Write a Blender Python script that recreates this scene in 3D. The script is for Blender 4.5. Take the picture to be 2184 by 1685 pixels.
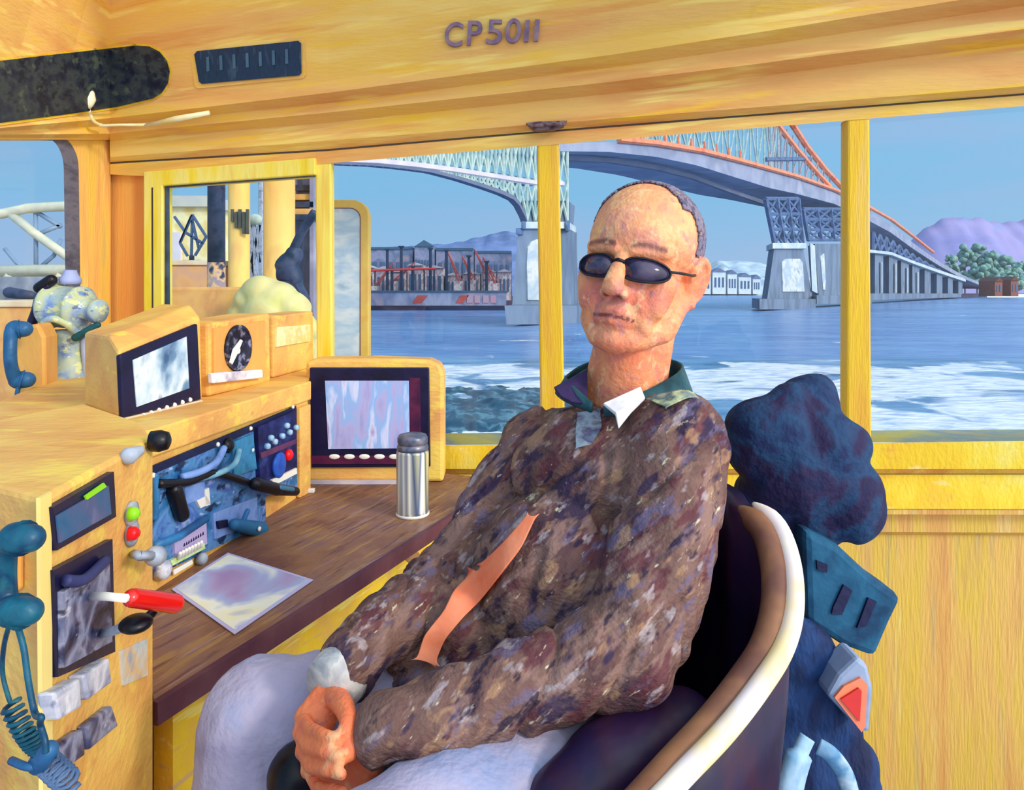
import bpy, bmesh, math, random
from mathutils import Vector, Matrix, noise
from mathutils.bvhtree import BVHTree
random.seed(7)
for o in list(bpy.data.objects):
    bpy.data.objects.remove(o)
sc = bpy.context.scene
COL = sc.collection
V = Vector
# ------------------------------------------------------------------ camera
F, CX, HY, EZ = 1500.0, 1092.0, 615.0, 1.35      # focal (px), centre column, horizon row, eye height
cam = bpy.data.cameras.new('camera'); co = bpy.data.objects.new('camera', cam); COL.objects.link(co)
cam.sensor_fit = 'HORIZONTAL'; cam.sensor_width = 36.0; cam.lens = F / 2184 * 36.0
cam.shift_y = -(842.5 - HY) / 2184.0
cam.clip_start = 0.02; cam.clip_end = 4000
co.location = (0, 0, EZ); co.rotation_euler = (math.pi / 2, 0, 0)
sc.camera = co
# ------------------------------------------------------------------ colour management, sky, sun
sc.view_settings.view_transform = 'Standard'; sc.view_settings.look = 'None'
sc.view_settings.exposure = 0.0; sc.view_settings.gamma = 1.0
sc.view_settings.use_curve_mapping = False
SUN = V((0.72, -0.58, 0.42)).normalized()

def lin(c):
    if isinstance(c, str):
        c = c.lstrip('#'); c = tuple(int(c[i:i + 2], 16) / 255 for i in (0, 2, 4))
    return tuple(x / 12.92 if x <= 0.04045 else ((x + 0.055) / 1.055) ** 2.4 for x in c[:3]) + (1.0,)

w = bpy.data.worlds.new('sky'); sc.world = w; w.use_nodes = True
nt = w.node_tree; nt.nodes.clear(); N = nt.nodes.new; L = nt.links.new
tc = N('ShaderNodeTexCoord'); sep = N('ShaderNodeSeparateXYZ'); L(tc.outputs['Generated'], sep.inputs[0])
rp = N('ShaderNodeValToRGB'); L(sep.outputs['Z'], rp.inputs[0])
els = rp.color_ramp.elements
els[0].position = 0.0; els[0].color = lin('#aebfe2')
els[1].position = 0.45; els[1].color = lin('#7fbbe6')
for p_, c_ in ((0.05, '#9ac0e4'), (0.13, '#86c0e6')):
    e = els.new(p_); e.color = lin(c_)
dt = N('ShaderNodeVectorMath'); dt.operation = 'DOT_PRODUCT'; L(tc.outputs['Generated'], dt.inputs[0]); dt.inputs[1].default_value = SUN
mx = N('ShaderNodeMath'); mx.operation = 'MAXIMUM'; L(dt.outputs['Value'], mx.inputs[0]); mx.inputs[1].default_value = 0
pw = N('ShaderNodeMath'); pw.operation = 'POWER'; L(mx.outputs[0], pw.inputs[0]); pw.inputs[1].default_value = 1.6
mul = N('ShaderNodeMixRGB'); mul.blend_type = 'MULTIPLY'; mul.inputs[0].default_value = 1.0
L(pw.outputs[0], mul.inputs[1]); mul.inputs[2].default_value = (2.0, 1.85, 1.7, 1)  # warm glow about the sun, added to brighten the cabin
ns = N('ShaderNodeTexNoise'); ns.inputs['Scale'].default_value = 3.0; ns.inputs['Detail'].default_value = 5
mp = N('ShaderNodeMapping'); mp.inputs['Scale'].default_value = (1, 1, 5); L(tc.outputs['Generated'], mp.inputs[0]); L(mp.outputs[0], ns.inputs['Vector'])
cr = N('ShaderNodeValToRGB'); cr.color_ramp.elements[0].position = 0.5; cr.color_ramp.elements[0].color = (0, 0, 0, 1)
cr.color_ramp.elements[1].position = 0.8; cr.color_ramp.elements[1].color = (.5, .5, .5, 1); L(ns.outputs['Fac'], cr.inputs[0])
cl = N('ShaderNodeMixRGB'); L(cr.outputs[0], cl.inputs[0]); L(rp.outputs[0], cl.inputs[1]); cl.inputs[2].default_value = lin('#b3b7dc')
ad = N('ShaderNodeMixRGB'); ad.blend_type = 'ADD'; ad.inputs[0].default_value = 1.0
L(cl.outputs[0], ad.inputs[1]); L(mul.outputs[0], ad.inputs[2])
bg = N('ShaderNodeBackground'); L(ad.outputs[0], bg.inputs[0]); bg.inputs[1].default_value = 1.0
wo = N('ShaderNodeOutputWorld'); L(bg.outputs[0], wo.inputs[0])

sl = bpy.data.lights.new('sun', 'SUN'); sl.energy = 1.75; sl.angle = math.radians(9); sl.color = (1.0, 0.93, 0.80)
so = bpy.data.objects.new('sun', sl); COL.objects.link(so); so.rotation_euler = SUN.to_track_quat('Z', 'Y').to_euler()

# ------------------------------------------------------------------ projection helpers
def P(px, py, Y): return V(((px - CX) / F * Y, Y, EZ - (py - HY) / F * Y))
def onz(px, py, z):
    Y = (EZ - z) * F / (py - HY); return P(px, py, Y)
def plane_fn(a, b):
    """vertical plane through two ground points; returns fn(px,py,off) unprojecting onto it, off towards camera"""
    d = (b - a).normalized(); n = V((d.y, -d.x, 0))
    if n.dot(V((0, 0, 0)) - a) < 0: n = -n
    a = V((a.x, a.y, 0)); 
    def f(px, py, off=0.0):
        r = V(((px - CX) / F, 1, 0)); t = (a + n * off).dot(n) / r.dot(n)
        return P(px, py, t)
    f.n = n; f.d = d
    return f
# ------------------------------------------------------------------ materials
MATS = {}
def mat(name, cols, scale=6.0, stretch=(1, 1, 1), rough=0.55, bump=0.15, metal=0.0, detail=4, rot=(0, 0, 0), emis=0.0,
        spec=0.3, distort=0.21, contrast=(0.3, 0.7), bscale=None, attr=None):
    if name in MATS: return MATS[name]
    m = bpy.data.materials.new(name); m.use_nodes = True; MATS[name] = m
    t = m.node_tree; b = t.nodes['Principled BSDF']; N = t.nodes.new; L = t.links.new
    b.inputs['Roughness'].default_value = rough; b.inputs['Metallic'].default_value = metal
    b.inputs['Specular IOR Level'].default_value = spec
    if isinstance(cols, str): cols = [cols]
    tc = N('ShaderNodeTexCoord'); mp = N('ShaderNodeMapping'); L(tc.outputs['Object'], mp.inputs[0])
    mp.inputs['Scale'].default_value = stretch; mp.inputs['Rotation'].default_value = rot
    nz = N('ShaderNodeTexNoise'); nz.inputs['Scale'].default_value = scale; nz.inputs['Detail'].default_value = detail
    nz.inputs['Distortion'].default_value = distort; L(mp.outputs[0], nz.inputs['Vector'])
    out = None
    if len(cols) == 1:
        b.inputs['Base Color'].default_value = lin(cols[0])
    else:
        r = N('ShaderNodeValToRGB'); e = r.color_ramp.elements; n = len(cols)
        a0, a1 = contrast
        e[0].position = a0; e[0].color = lin(cols[0]); e[1].position = a1; e[1].color = lin(cols[-1])
        for i in range(1, n - 1):
            q = e.new(a0 + (a1 - a0) * i / (n - 1)); q.color = lin(cols[i])
        L(nz.outputs['Fac'], r.inputs[0]); out = r.outputs[0]
    if attr:
        at = N('ShaderNodeAttribute'); at.attribute_name = attr
        if out is None: out = at.outputs['Color']
        else:
            mm = N('ShaderNodeMixRGB'); mm.blend_type = 'OVERLAY'; mm.inputs[0].default_value = 0.55
            L(at.outputs['Color'], mm.inputs[1]); L(out, mm.inputs[2]); out = mm.outputs[0]
    if out: L(out, b.inputs['Base Color'])
    if emis:
        b.inputs['Emission Strength'].default_value = emis
        if out: L(out, b.inputs['Emission Color'])
        else: b.inputs['Emission Color'].default_value = lin(cols[0])
    if bump:
        bp = N('ShaderNodeBump'); bp.inputs['Strength'].default_value = bump; bp.inputs['Distance'].default_value = 0.01
        n2 = N('ShaderNodeTexNoise'); n2.inputs['Scale'].default_value = bscale or scale * 4; L(mp.outputs[0], n2.inputs['Vector'])
        L(n2.outputs['Fac'], bp.inputs['Height']); L(bp.outputs[0], b.inputs['Normal'])
    return m
def dabs(m, layers):
    """brush-like dabs of further colours over a material's base colour: (colour, scale, stretch, rotation, threshold, strength)"""
    t = m.node_tree; b = t.nodes['Principled BSDF']; N = t.nodes.new; L = t.links.new
    inp = b.inputs['Base Color']
    last = inp.links[0].from_socket if inp.links else None
    for i, (c, sc_, st, ro, th, k) in enumerate(layers):
        tc = N('ShaderNodeTexCoord'); mp = N('ShaderNodeMapping'); mp.vector_type = 'TEXTURE' if False else 'POINT'
        mp.inputs['Location'].default_value = (3.7 * i + 1, 2.3 * i, 5.1 * i); mp.inputs['Rotation'].default_value = ro
        m2 = N('ShaderNodeMapping'); m2.inputs['Scale'].default_value = st
        L(tc.outputs['Object'], mp.inputs[0]); L(mp.outputs[0], m2.inputs[0])
        n = N('ShaderNodeTexNoise'); n.inputs['Scale'].default_value = sc_; n.inputs['Detail'].default_value = 3; n.inputs['Roughness'].default_value = .6
        L(m2.outputs[0], n.inputs['Vector'])
        r = N('ShaderNodeValToRGB'); e = r.color_ramp.elements
        e[0].position = th; e[0].color = (0, 0, 0, 1); e[1].position = th + .07; e[1].color = (k, k, k, 1)
        L(n.outputs['Fac'], r.inputs[0]); x = N('ShaderNodeMixRGB'); L(r.outputs[0], x.inputs[0])
        if last: L(last, x.inputs[1])
        else: x.inputs[1].default_value = inp.default_value
        x.inputs[2].default_value = lin(c); last = x.outputs[0]
    L(last, inp); return m
YEL = mat('yellow_paint', ['#dc9c58', '#e4aa60', '#eabb68', '#ecc058', '#f0cf74'], 2.2, (0.5, 1, 3.5), rough=.6, bump=.25, bscale=40)
YELV = mat('yellow_paint_vertical', ['#d99c5c', '#e4ab5e', '#e9ba64', '#e6c050', '#dcae68'], 3.0, (4, 4, .45), rough=.6, bump=.25, bscale=40)
YELB = mat('bright_yellow_paint', ['#f0b93c', '#f3c828', '#f5d43a', '#f2dd6a'], 5.0, (2, 2, 1), rough=.5, bump=.2, bscale=50)
YELC = mat('console_yellow_paint', ['#d89a58', '#e4ab5c', '#ecbd62', '#eec868'], 4.0, (1, 1.5, 2), rough=.55, bump=.25, bscale=50)
ORG = mat('orange_ochre_paint', ['#d9934e', '#e0a054', '#e6ae5a', '#dfa052'], 3.0, (1.5, 1.5, 1), rough=.6, bump=.2, bscale=40)
FRONT = mat('counter_front_paint', ['#d9a653', '#e7b852', '#efc62e', '#f3d13a', '#e2b06a'], 3.0, (1, 3, 1.5), rough=.6, bump=.25, bscale=40, rot=(0, 0, .4))
BROWN = mat('brown_counter', ['#66423e', '#7e5442', '#93694c', '#896458', '#78545c'], 5.0, (1, 1, 1), rough=.45, bump=.2, bscale=60)
DLIP = mat('dark_plum_edge', ['#4a1e3c', '#5d3242', '#6b4652'], 8, rough=.5)
NAVY = mat('black_navy_plastic', ['#0c0a24', '#15123a', '#1c1a3a'], 14, rough=.4, bump=.1)
BLACK = mat('black_plastic', ['#08080f', '#11111e'], 14, rough=.35, bump=.05)
OVAL = mat('dark_slate_panel', ['#161c2e', '#27303f', '#3a4446', '#1d2436'], 18, (1, 1, 1.5), rough=.5)
TEALP = mat('dark_teal_panel', ['#142a44', '#1c3a55', '#1a3350', '#35506a'], 22, (2, 1, .5), rough=.5)
PLUM = mat('plum_bezel', ['#3a0f30', '#5a1c40', '#2a0f38'], 10, rough=.4)
SCR1 = mat('glowing_blue_screen', ['#3f5c80', '#6f8fb0', '#b0c6d6', '#d4e0e6', '#6a8cac', '#4c6c8c'], 7, (1, 1.6, 1), rot=(.7, 0, .4), rough=.25, emis=.12, bump=0)
SCR2 = mat('glowing_lilac_screen', ['#7f94d2', '#9a9acc', '#a9a6d4', '#86aee0', '#c9cdea', '#a090c0'], 7, (3, 1, .8), rot=(0, .5, 0), rough=.25, emis=.12, bump=0)
WHITE = mat('white_plastic', ['#f4f2ea', '#ece8e0'], 10, rough=.4, bump=0)
CREAM = mat('cream_metal', ['#f3e7a0', '#f6efc6', '#efdb86'], 12, rough=.4, bump=0)
GREY = mat('grey_metal', ['#8a93a6', '#a9b2c0', '#6f7a92'], 16, rough=.4, bump=.1)
STEEL = mat('brushed_steel', ['#e9e6cf', '#8f96a6', '#f3f1e2', '#4d5b7c', '#e2dca0', '#b9bfc4'], 9, (3.2, 3.2, .1), rough=.28, metal=.35, bump=0, detail=1, contrast=(.25, .75))
STEELD = mat('dark_steel_lid', ['#27314c', '#5f6880', '#b4a29a'], 18, rough=.35, metal=.3, bump=0)
INST = mat('blue_instrument_board', ['#0e1c4c', '#1c4f86', '#2f6fa6', '#5f8fc6', '#3c66ae', '#8fa6dc', '#1b3f6c'], 13, (1, 1, 1.2), rough=.45, bump=.1, distort=0.52, contrast=(.25, .75))
BLUE = mat('blue_enamel', ['#1f5f96', '#2f76ae', '#23528a'], 12, rough=.4)
LBLUE = mat('light_blue_panel', ['#5f8ad0', '#7f9fdc', '#4a76bc'], 14, rough=.45)
LILAC = mat('lilac_card', ['#a893c4', '#b9a9d4', '#a7a2d4'], 10, rough=.6)
TEAL = mat('teal_handset_plastic', ['#0f4658', '#175b70', '#0e3c5c', '#256a74'], 20, rough=.4)
BHAND = mat('blue_handset_plastic', ['#1e4f7c', '#2a5f8c', '#1c4470'], 20, rough=.4)
RED = mat('glossy_red_plastic', ['#c8140c', '#e01a10'], 10, rough=.2, spec=.6, bump=0)
REDL = mat('red_lamp', ['#d8141c'], rough=.3, bump=0, emis=.3)
GRN = mat('green_lamp', ['#7fc41e'], rough=.3, bump=0, emis=.3)
MOTG = mat('mottled_grey_equipment', ['#191a38', '#4a4c70', '#8f93ae', '#5d6488', '#2a2c54'], 22, rough=.4, distort=0.42)
LGREY = mat('pale_grey_equipment', ['#7d83a4', '#b6b9cc', '#dadbe4', '#8f95b0'], 24, rough=.4, distort=0.42)
PAPER = mat('lilac_chart_paper', ['#a084b4', '#b09ac4', '#a9b4dc', '#eef0e4', '#f0edc6', '#a9b8dc', '#a488b6'], 4.2, (1, 1, 1), rough=.6, bump=0, distort=0.52, contrast=(.32, .66))
PAPERR = mat('paper_rim', ['#b7c2ea', '#c6b6de'], 8, rough=.6, bump=0)
BODYPALE = mat('pale_blue_machine_paint', ['#5674ac', '#7f9ac8', '#a8bcb8', '#c2c890', '#6f8cbc'], 16, rough=.5, distort=0.45, contrast=(.28, .72))
FRAMEG = mat('dark_rubber_window_seal', ['#4a5068', '#6c7084', '#3f465c'], 10, (1, 1, 3), rough=.6)
dabs(YEL, [('#f6dc7a', 3.5, (.35, 1, 6), (0, .06, 0), .56, .7), ('#dd9248', 2.6, (.3, 1, 5), (0, .06, 0), .58, .55), ('#f2c22e', 4.2, (.3, 1, 7), (0, .06, 0), .60, .7)])
dabs(YELV, [('#f3dd8c', 6, (5, 5, .4), (0, 0, 0), .60, .5), ('#d0925a', 5, (6, 6, .35), (0, 0, 0), .58, .5), ('#b9a878', 5, (7, 7, .4), (0, 0, 0), .62, .45)])
dabs(YELC, [('#f4d45c', 6, (1, 2.5, 3), (.3, 0, 0), .57, .6), ('#d48c4c', 5, (1, 2, 3), (.3, 0, 0), .60, .5)])
dabs(YELB, [('#f6e6a8', 7, (1, 1, 3), (0, 0, 0), .60, .6), ('#e6a040', 6, (1, 1, 3), (0, 0, 0), .62, .5)])
dabs(BROWN, [('#b08a4a', 7, (9, .8, 1), (0, 0, .407), .56, .6), ('#54303c', 8, (9, .8, 1), (0, 0, .407), .57, .6), ('#a88a92', 8, (10, .8, 1), (0, 0, .407), .60, .5)])
dabs(FRONT, [('#f6e47a', 8, (6, .8, 8), (0, 0, .407), .57, .8), ('#c9a08c', 8, (6, .8, 8), (0, 0, .407), .60, .6)])
dabs(INST, [('#0a1238', 16, (1, 1, 2), (0, 0, 0), .58, .9), ('#a9c0e6', 26, (1, 1, 2), (0, 0, 0), .64, .9), ('#2f8aa8', 18, (1, 1, 2), (0, 0, 0), .60, .7)])
dabs(MOTG, [('#c0c4d6', 34, (1, 1, 2), (0, 0, 0), .62, .8), ('#14122e', 22, (1, 1, 2), (0, 0, 0), .58, .8)])
dabs(LGREY, [('#f0f0f4', 40, (1, 1, 1), (0, 0, 0), .60, .8), ('#5c6288', 34, (1, 1, 1), (0, 0, 0), .60, .7)])
dabs(BODYPALE, [('#e2e49a', 22, (1, 1, 1.5), (0, 0, 0), .58, .8), ('#3f5c96', 26, (1, 1, 1.5), (0, 0, 0), .60, .8), ('#dfe9f0', 30, (1, 1, 1.5), (0, 0, 0), .62, .8)])
dabs(OVAL, [('#5c6a58', 16, (1, 1, 1.5), (0, 0, 0), .60, .6), ('#0e1428', 20, (1, 1, 1), (0, 0, 0), .56, .7)])
GROOVE = mat('dark_groove', ['#4a4038'], rough=.8, bump=0)

def glass(name, tint='#ffffff', fac=.05):
    m = bpy.data.materials.new(name); m.use_nodes = True; t = m.node_tree; t.nodes.clear()
    a = t.nodes.new('ShaderNodeBsdfTransparent'); a.inputs[0].default_value = lin(tint)
    g = t.nodes.new('ShaderNodeBsdfGlossy'); g.inputs['Roughness'].default_value = .02
    x = t.nodes.new('ShaderNodeMixShader'); x.inputs[0].default_value = fac
    o = t.nodes.new('ShaderNodeOutputMaterial')
    t.links.new(a.outputs[0], x.inputs[1]); t.links.new(g.outputs[0], x.inputs[2]); t.links.new(x.outputs[0], o.inputs[0])
    return m
GLASS = glass('window_glass', '#fbfdff', .02)

# ------------------------------------------------------------------ mesh helpers
ORG_OF = {}
class MB:
    def __init__(s): s.v = []; s.f = []; s.mi = []
    def add(s, vs, fs, mi=0):
        o = len(s.v); s.v += [V(x) for x in vs]; s.f += [tuple(o + i for i in f) for f in fs]; s.mi += [mi] * len(fs); return s
    def hexa(s, c, mi=0):   # 8 corners: bottom 4 (loop), top 4 (loop)
        return s.add(c, [(3, 2, 1, 0), (4, 5, 6, 7), (0, 1, 5, 4), (1, 2, 6, 5), (2, 3, 7, 6), (3, 0, 4, 7)], mi)
    def box(s, lo, hi, mi=0):
        x0, y0, z0 = lo; x1, y1, z1 = hi
        return s.hexa([(x0, y0, z0), (x1, y0, z0), (x1, y1, z0), (x0, y1, z0), (x0, y0, z1), (x1, y0, z1), (x1, y1, z1), (x0, y1, z1)], mi)
    def prism(s, poly, off, mi=0):
        n = len(poly); a = [V(p) for p in poly]; b = [p + V(off) for p in a]
        return s.add(a + b, [tuple(range(n)), tuple(range(2 * n - 1, n - 1, -1))] + [(i, i + n, (i + 1) % n + n, (i + 1) % n) for i in range(n)], mi)
    def tube(s, pts, r, n=10, caps=True, flat=1.0, mi=0, up=None):
        pts = [V(p) for p in pts]; k = len(pts)
        rs = r if isinstance(r, (list, tuple)) else [r] * k
        rings = []; prev = None
        for i, p in enumerate(pts):
            d = (pts[min(i + 1, k - 1)] - pts[max(i - 1, 0)])
            if d.length < 1e-9: d = V((0, 0, 1))
            d.normalize()
            if prev is None:
                u = V(up) if up else (V((0, 0, 1)) if abs(d.z) < .9 else V((1, 0, 0)))
                u = (u - d * u.dot(d)).normalized()
            else:
                u = (prev - d * prev.dot(d)); u = u.normalized() if u.length > 1e-6 else V((1, 0, 0))
            prev = u; q = d.cross(u)
            rings.append([p + (u * math.cos(2 * math.pi * j / n) + q * math.sin(2 * math.pi * j / n) * flat) * rs[i] for j in range(n)])
        vs = [x for rg in rings for x in rg]; fs = []
        for i in range(k - 1):
            for j in range(n):
                fs.append((i * n + j, i * n + (j + 1) % n, (i + 1) * n + (j + 1) % n, (i + 1) * n + j))
        if caps: fs += [tuple(range(n - 1, -1, -1)), tuple((k - 1) * n + j for j in range(n))]
        return s.add(vs, fs, mi)
    def cap(s, p0, p1, r0, r1, n=14, h=4, mi=0):     # tapered capsule, round ends
        p0, p1 = V(p0), V(p1); d = p1 - p0
        d = d.normalized() if d.length > 1e-7 else V((0, 0, 1))
        pts = []; rs = []
        for i in range(h):
            a = math.pi / 2 * (1 - i / h); pts.append(p0 - d * r0 * math.sin(a)); rs.append(max(r0 * math.cos(a), 1e-4))
        pts.append(p0); rs.append(r0)
        if (p1 - p0).length > 1e-6: pts.append(p1); rs.append(r1)
        for i in range(h - 1, -1, -1):
            a = math.pi / 2 * (1 - i / h); pts.append(p1 + d * r1 * math.sin(a)); rs.append(max(r1 * math.cos(a), 1e-4))
        return s.tube(pts, rs, n, True, mi=mi)
    def ell(s, c, r, M=None, n=20, m=12, mi=0):
        c = V(c); vs = []; fs = []
        for i in range(m + 1):
            t = math.pi * i / m; t = min(max(t, .02), math.pi - .02)
            for j in range(n):
                a = 2 * math.pi * j / n
                q = V((r[0] * math.sin(t) * math.cos(a), r[1] * math.sin(t) * math.sin(a), r[2] * math.cos(t)))
                if M: q = M @ q
                vs.append(c + q)
        for i in range(m):
            for j in range(n):
                fs.append((i * n + j, (i + 1) * n + j, (i + 1) * n + (j + 1) % n, i * n + (j + 1) % n))
        fs += [tuple(range(n)), tuple(m * n + j for j in range(n - 1, -1, -1))]
        return s.add(vs, fs, mi)
    def lathe(s, c, prof, n=28, axis=(0, 0, 1), mi=0):   # prof: (r, h)
        c = V(c); ax = V(axis).normalized(); u = V((1, 0, 0)) if abs(ax.x) < .9 else V((0, 1, 0)); u = (u - ax * u.dot(ax)).normalized(); q = ax.cross(u)
        vs = []; k = len(prof)
        for r, h in prof:
            for j in range(n):
                a = 2 * math.pi * j / n; vs.append(c + ax * h + (u * math.cos(a) + q * math.sin(a)) * max(r, 1e-4))
        fs = [(i * n + j, i * n + (j + 1) % n, (i + 1) * n + (j + 1) % n, (i + 1) * n + j) for i in range(k - 1) for j in range(n)]
        fs += [tuple(range(n - 1, -1, -1)), tuple((k - 1) * n + j for j in range(n))]
        return s.add(vs, fs, mi)
    def build(s, name, m, parent=None, smooth=False, bevel=0, label=None):
        org = ORG_OF.get(parent.name, V((0, 0, 0))) if parent else V((0, 0, 0))
        me = bpy.data.meshes.new(name); me.from_pydata([v - org for v in s.v], [], s.f); me.validate()
        bm = bmesh.new(); bm.from_mesh(me); bmesh.ops.recalc_face_normals(bm, faces=bm.faces); bm.to_mesh(me); bm.free()
        for x in (m if isinstance(m, (list, tuple)) else [m]): me.materials.append(x)
        if len(s.mi) == len(me.polygons):
            for p, i in zip(me.polygons, s.mi): p.material_index = i
        if smooth:
            for p in me.polygons: p.use_smooth = True
        o = bpy.data.objects.new(name, me); COL.objects.link(o)
        if parent: o.parent = parent
        ORG_OF[o.name] = org
        if bevel:
            b = o.modifiers.new('edge', 'BEVEL'); b.width = bevel; b.segments = 2; b.limit_method = 'ANGLE'
        if label: o['label'] = label
        return o
def thing(name, label, cat, loc, group=None):
    o = bpy.data.objects.new(name, None); COL.objects.link(o); o.location = loc; o.empty_display_size = .05
    ORG_OF[o.name] = V(loc); return tag(o, label, cat, group)
def tag(o, label, cat, group=None, kind=None):
    o['label'] = label; o['category'] = cat
    if group: o['group'] = group
    if kind: o['kind'] = kind
    return o
def struct(o): o['kind'] = 'structure'; return o
def quadslab(fn, quad, off0, off1, extra=None):
    """slab standing on plane fn between offsets off0 and off1 outlined by pixel polygon"""
    a = [fn(x, y, off1) for x, y in quad]; n = fn.n
    return MB().prism(a, -n * (off1 - off0))
def smoothcurve(pts, k=6):
    pts = [V(p) for p in pts]; out = []
    for i in range(len(pts) - 1):
        p0 = pts[max(i - 1, 0)]; p1 = pts[i]; p2 = pts[i + 1]; p3 = pts[min(i + 2, len(pts) - 1)]
        for j in range(k):
            t = j / k
            out.append(.5 * ((2 * p1) + (p2 - p0) * t + (2 * p0 - 5 * p1 + 4 * p2 - p3) * t * t + (3 * p1 - p0 - 3 * p2 + p3) * t ** 3))
    out.append(pts[-1]); return out
def remesh(mb, name, voxel, smooth_it=6, mats=None, parent=None, fn=None, sfac=.5):
    me = bpy.data.meshes.new('tmp'); me.from_pydata(mb.v, [], mb.f)
    bm = bmesh.new(); bm.from_mesh(me); bmesh.ops.recalc_face_normals(bm, faces=bm.faces); bm.to_mesh(me); bm.free()
    t = bpy.data.objects.new('tmp', me); COL.objects.link(t)
    r = t.modifiers.new('r', 'REMESH'); r.mode = 'VOXEL'; r.voxel_size = voxel; r.adaptivity = 0
    s = t.modifiers.new('s', 'SMOOTH'); s.factor = sfac; s.iterations = smooth_it
    dg = bpy.context.evaluated_depsgraph_get(); dg.update()
    m2 = bpy.data.meshes.new_from_object(t.evaluated_get(dg))
    bpy.data.objects.remove(t)
    if fn:
        nrm = [v.normal.copy() for v in m2.vertices]
        for v, n in zip(m2.vertices, nrm): v.co = v.co + n * fn(v.co, n)
    org = ORG_OF.get(parent.name, V((0, 0, 0))) if parent else V((0, 0, 0))
    m2.name = name
    for p in m2.polygons: p.use_smooth = True
    m2.materials.clear()
    for x in (mats if isinstance(mats, (list, tuple)) else [mats]): m2.materials.append(x)
    o = bpy.data.objects.new(name, m2); COL.objects.link(o)
    bvh = BVHTree.FromPolygons([v.co.copy() for v in m2.vertices], [tuple(p.vertices) for p in m2.polygons])
    if parent:
        o.parent = parent
        for v in m2.vertices: v.co -= org
    ORG_OF[o.name] = org
    return o, bvh

# =================================================================== SETTING
# ---- window wall behind the man (runs a little towards us at the right), corner at column 235
def invY(px):
    if px >= 235: return .370 + .140 * (px - 235) / 1949.0
    return .370 + .0845 * (235 - px) / 235.0
def wallp(px, py, o=0.0): return P(px, py, 1.0 / invY(px) - o)
A0 = wallp(235, HY); A1 = wallp(2184, HY)
BW = plane_fn(V((A0.x, A0.y, 0)), V((A1.x, A1.y, 0)))
LW = plane_fn(V((wallp(0, HY).x, wallp(0, HY).y, 0)), V((A0.x, A0.y, 0)))
XS = [-180, 0, 120, 234, 235, 350, 520, 700, 1000, 1300, 1600, 1900, 2184, 2420]
def lerpx(tab, x):
    if x <= tab[0][0]: a, b = tab[0], tab[1]
    elif x >= tab[-1][0]: a, b = tab[-2], tab[-1]
    else:
        for a, b in zip(tab, tab[1:]):
            if a[0] <= x <= b[0]: break
    return a[1] + (b[1] - a[1]) * (x - a[0]) / (b[0] - a[0])
LN = {  # rows of the mouldings of the header, by column
 'h':  [(0, 300), (235, 372), (350, 378), (705, 348), (1140, 312), (2184, 226)],
 'g':  [(0, 297), (235, 350), (700, 322), (1130, 285), (2184, 203)],
 'l2': [(0, 294), (235, 335), (700, 300), (2184, 184)],
 'l3': [(0, 291), (235, 300), (700, 262), (1400, 190), (2184, 92)],
 'l4': [(0, 287), (235, 285), (700, 240), (1400, 164), (2184, 62)],
 'l5': [(0, 280), (235, 268), (700, 220), (1400, 132), (2184, 12)],
 'l6': [(0, 273), (235, 252), (700, 198), (1400, 104), (2184, -22)],
 'l7': [(0, 266), (235, 233), (700, 172), (1400, 74), (2184, -58)]}
OFF = {'h': .03, 'g': .03, 'l2': .055, 'l3': .055, 'l4': .11, 'l5': .11, 'l6': .165, 'l7': .165}
FLAT = {'h': [(-200, 299), (0, 297), (234, 300)], 'g': [(-200, 298), (234, 299)], 'l2': [(-200, 297), (234, 298)], 'l3': [(-200, 294), (0, 293), (234, 296)]}
def row(k, x):
    if x < 234.5 and k in FLAT: return lerpx(FLAT[k], x)
    return lerpx(LN[k], x)
def strip(pairs, name, m, xs=None):
    xs = xs or XS
    mb = MB()
    for x0, x1 in zip(xs, xs[1:]):
        for (ka, oa), (kb, ob) in zip(pairs, pairs[1:]):
            ra = (lambda k, x: row(k, x) if isinstance(k, str) else (k(x) if callable(k) else k))
            mb.add([wallp(x0, ra(ka, x0), oa), wallp(x1, ra(ka, x1), oa), wallp(x1, ra(kb, x1), ob), wallp(x0, ra(kb, x0), ob)], [(0, 1, 2, 3)])
    return mb
FT = lambda x: row('l7', x) - 420
mb = strip([('h', -.06), ('h', .03), ('g', .03), ('g', .022), (lambda x: row('g', x) - 3, .022), (lambda x: row('g', x) - 3, .03), ('l2', .055), ('l3', .055), ('l4', .11), ('l5', .11), ('l6', .165), ('l7', .165), (FT, .36), (FT, -.06), ('h', -.06)], 'wall_header', YEL)
wh = struct(mb.build('wall_header', YEL))
def fasc(px, py, off=0.0):
    k = (row('l7', px) - py) / 420.0
    return wallp(px, py, .165 + .195 * max(k, 0) + off)
# ceiling starts at the top of the fascia
mb = MB()
for x0, x1 in zip(XS, XS[1:]):
    a, b = wallp(x0, FT(x0), .36), wallp(x1, FT(x1), .36)
    z = max(a.z, b.z)
    mb.prism([a, b, b + V((0, -.35, .03)), a + V((0, -.35, .03))], (0, 0, .04))
struct(mb.build('ceiling', ORG))
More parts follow.
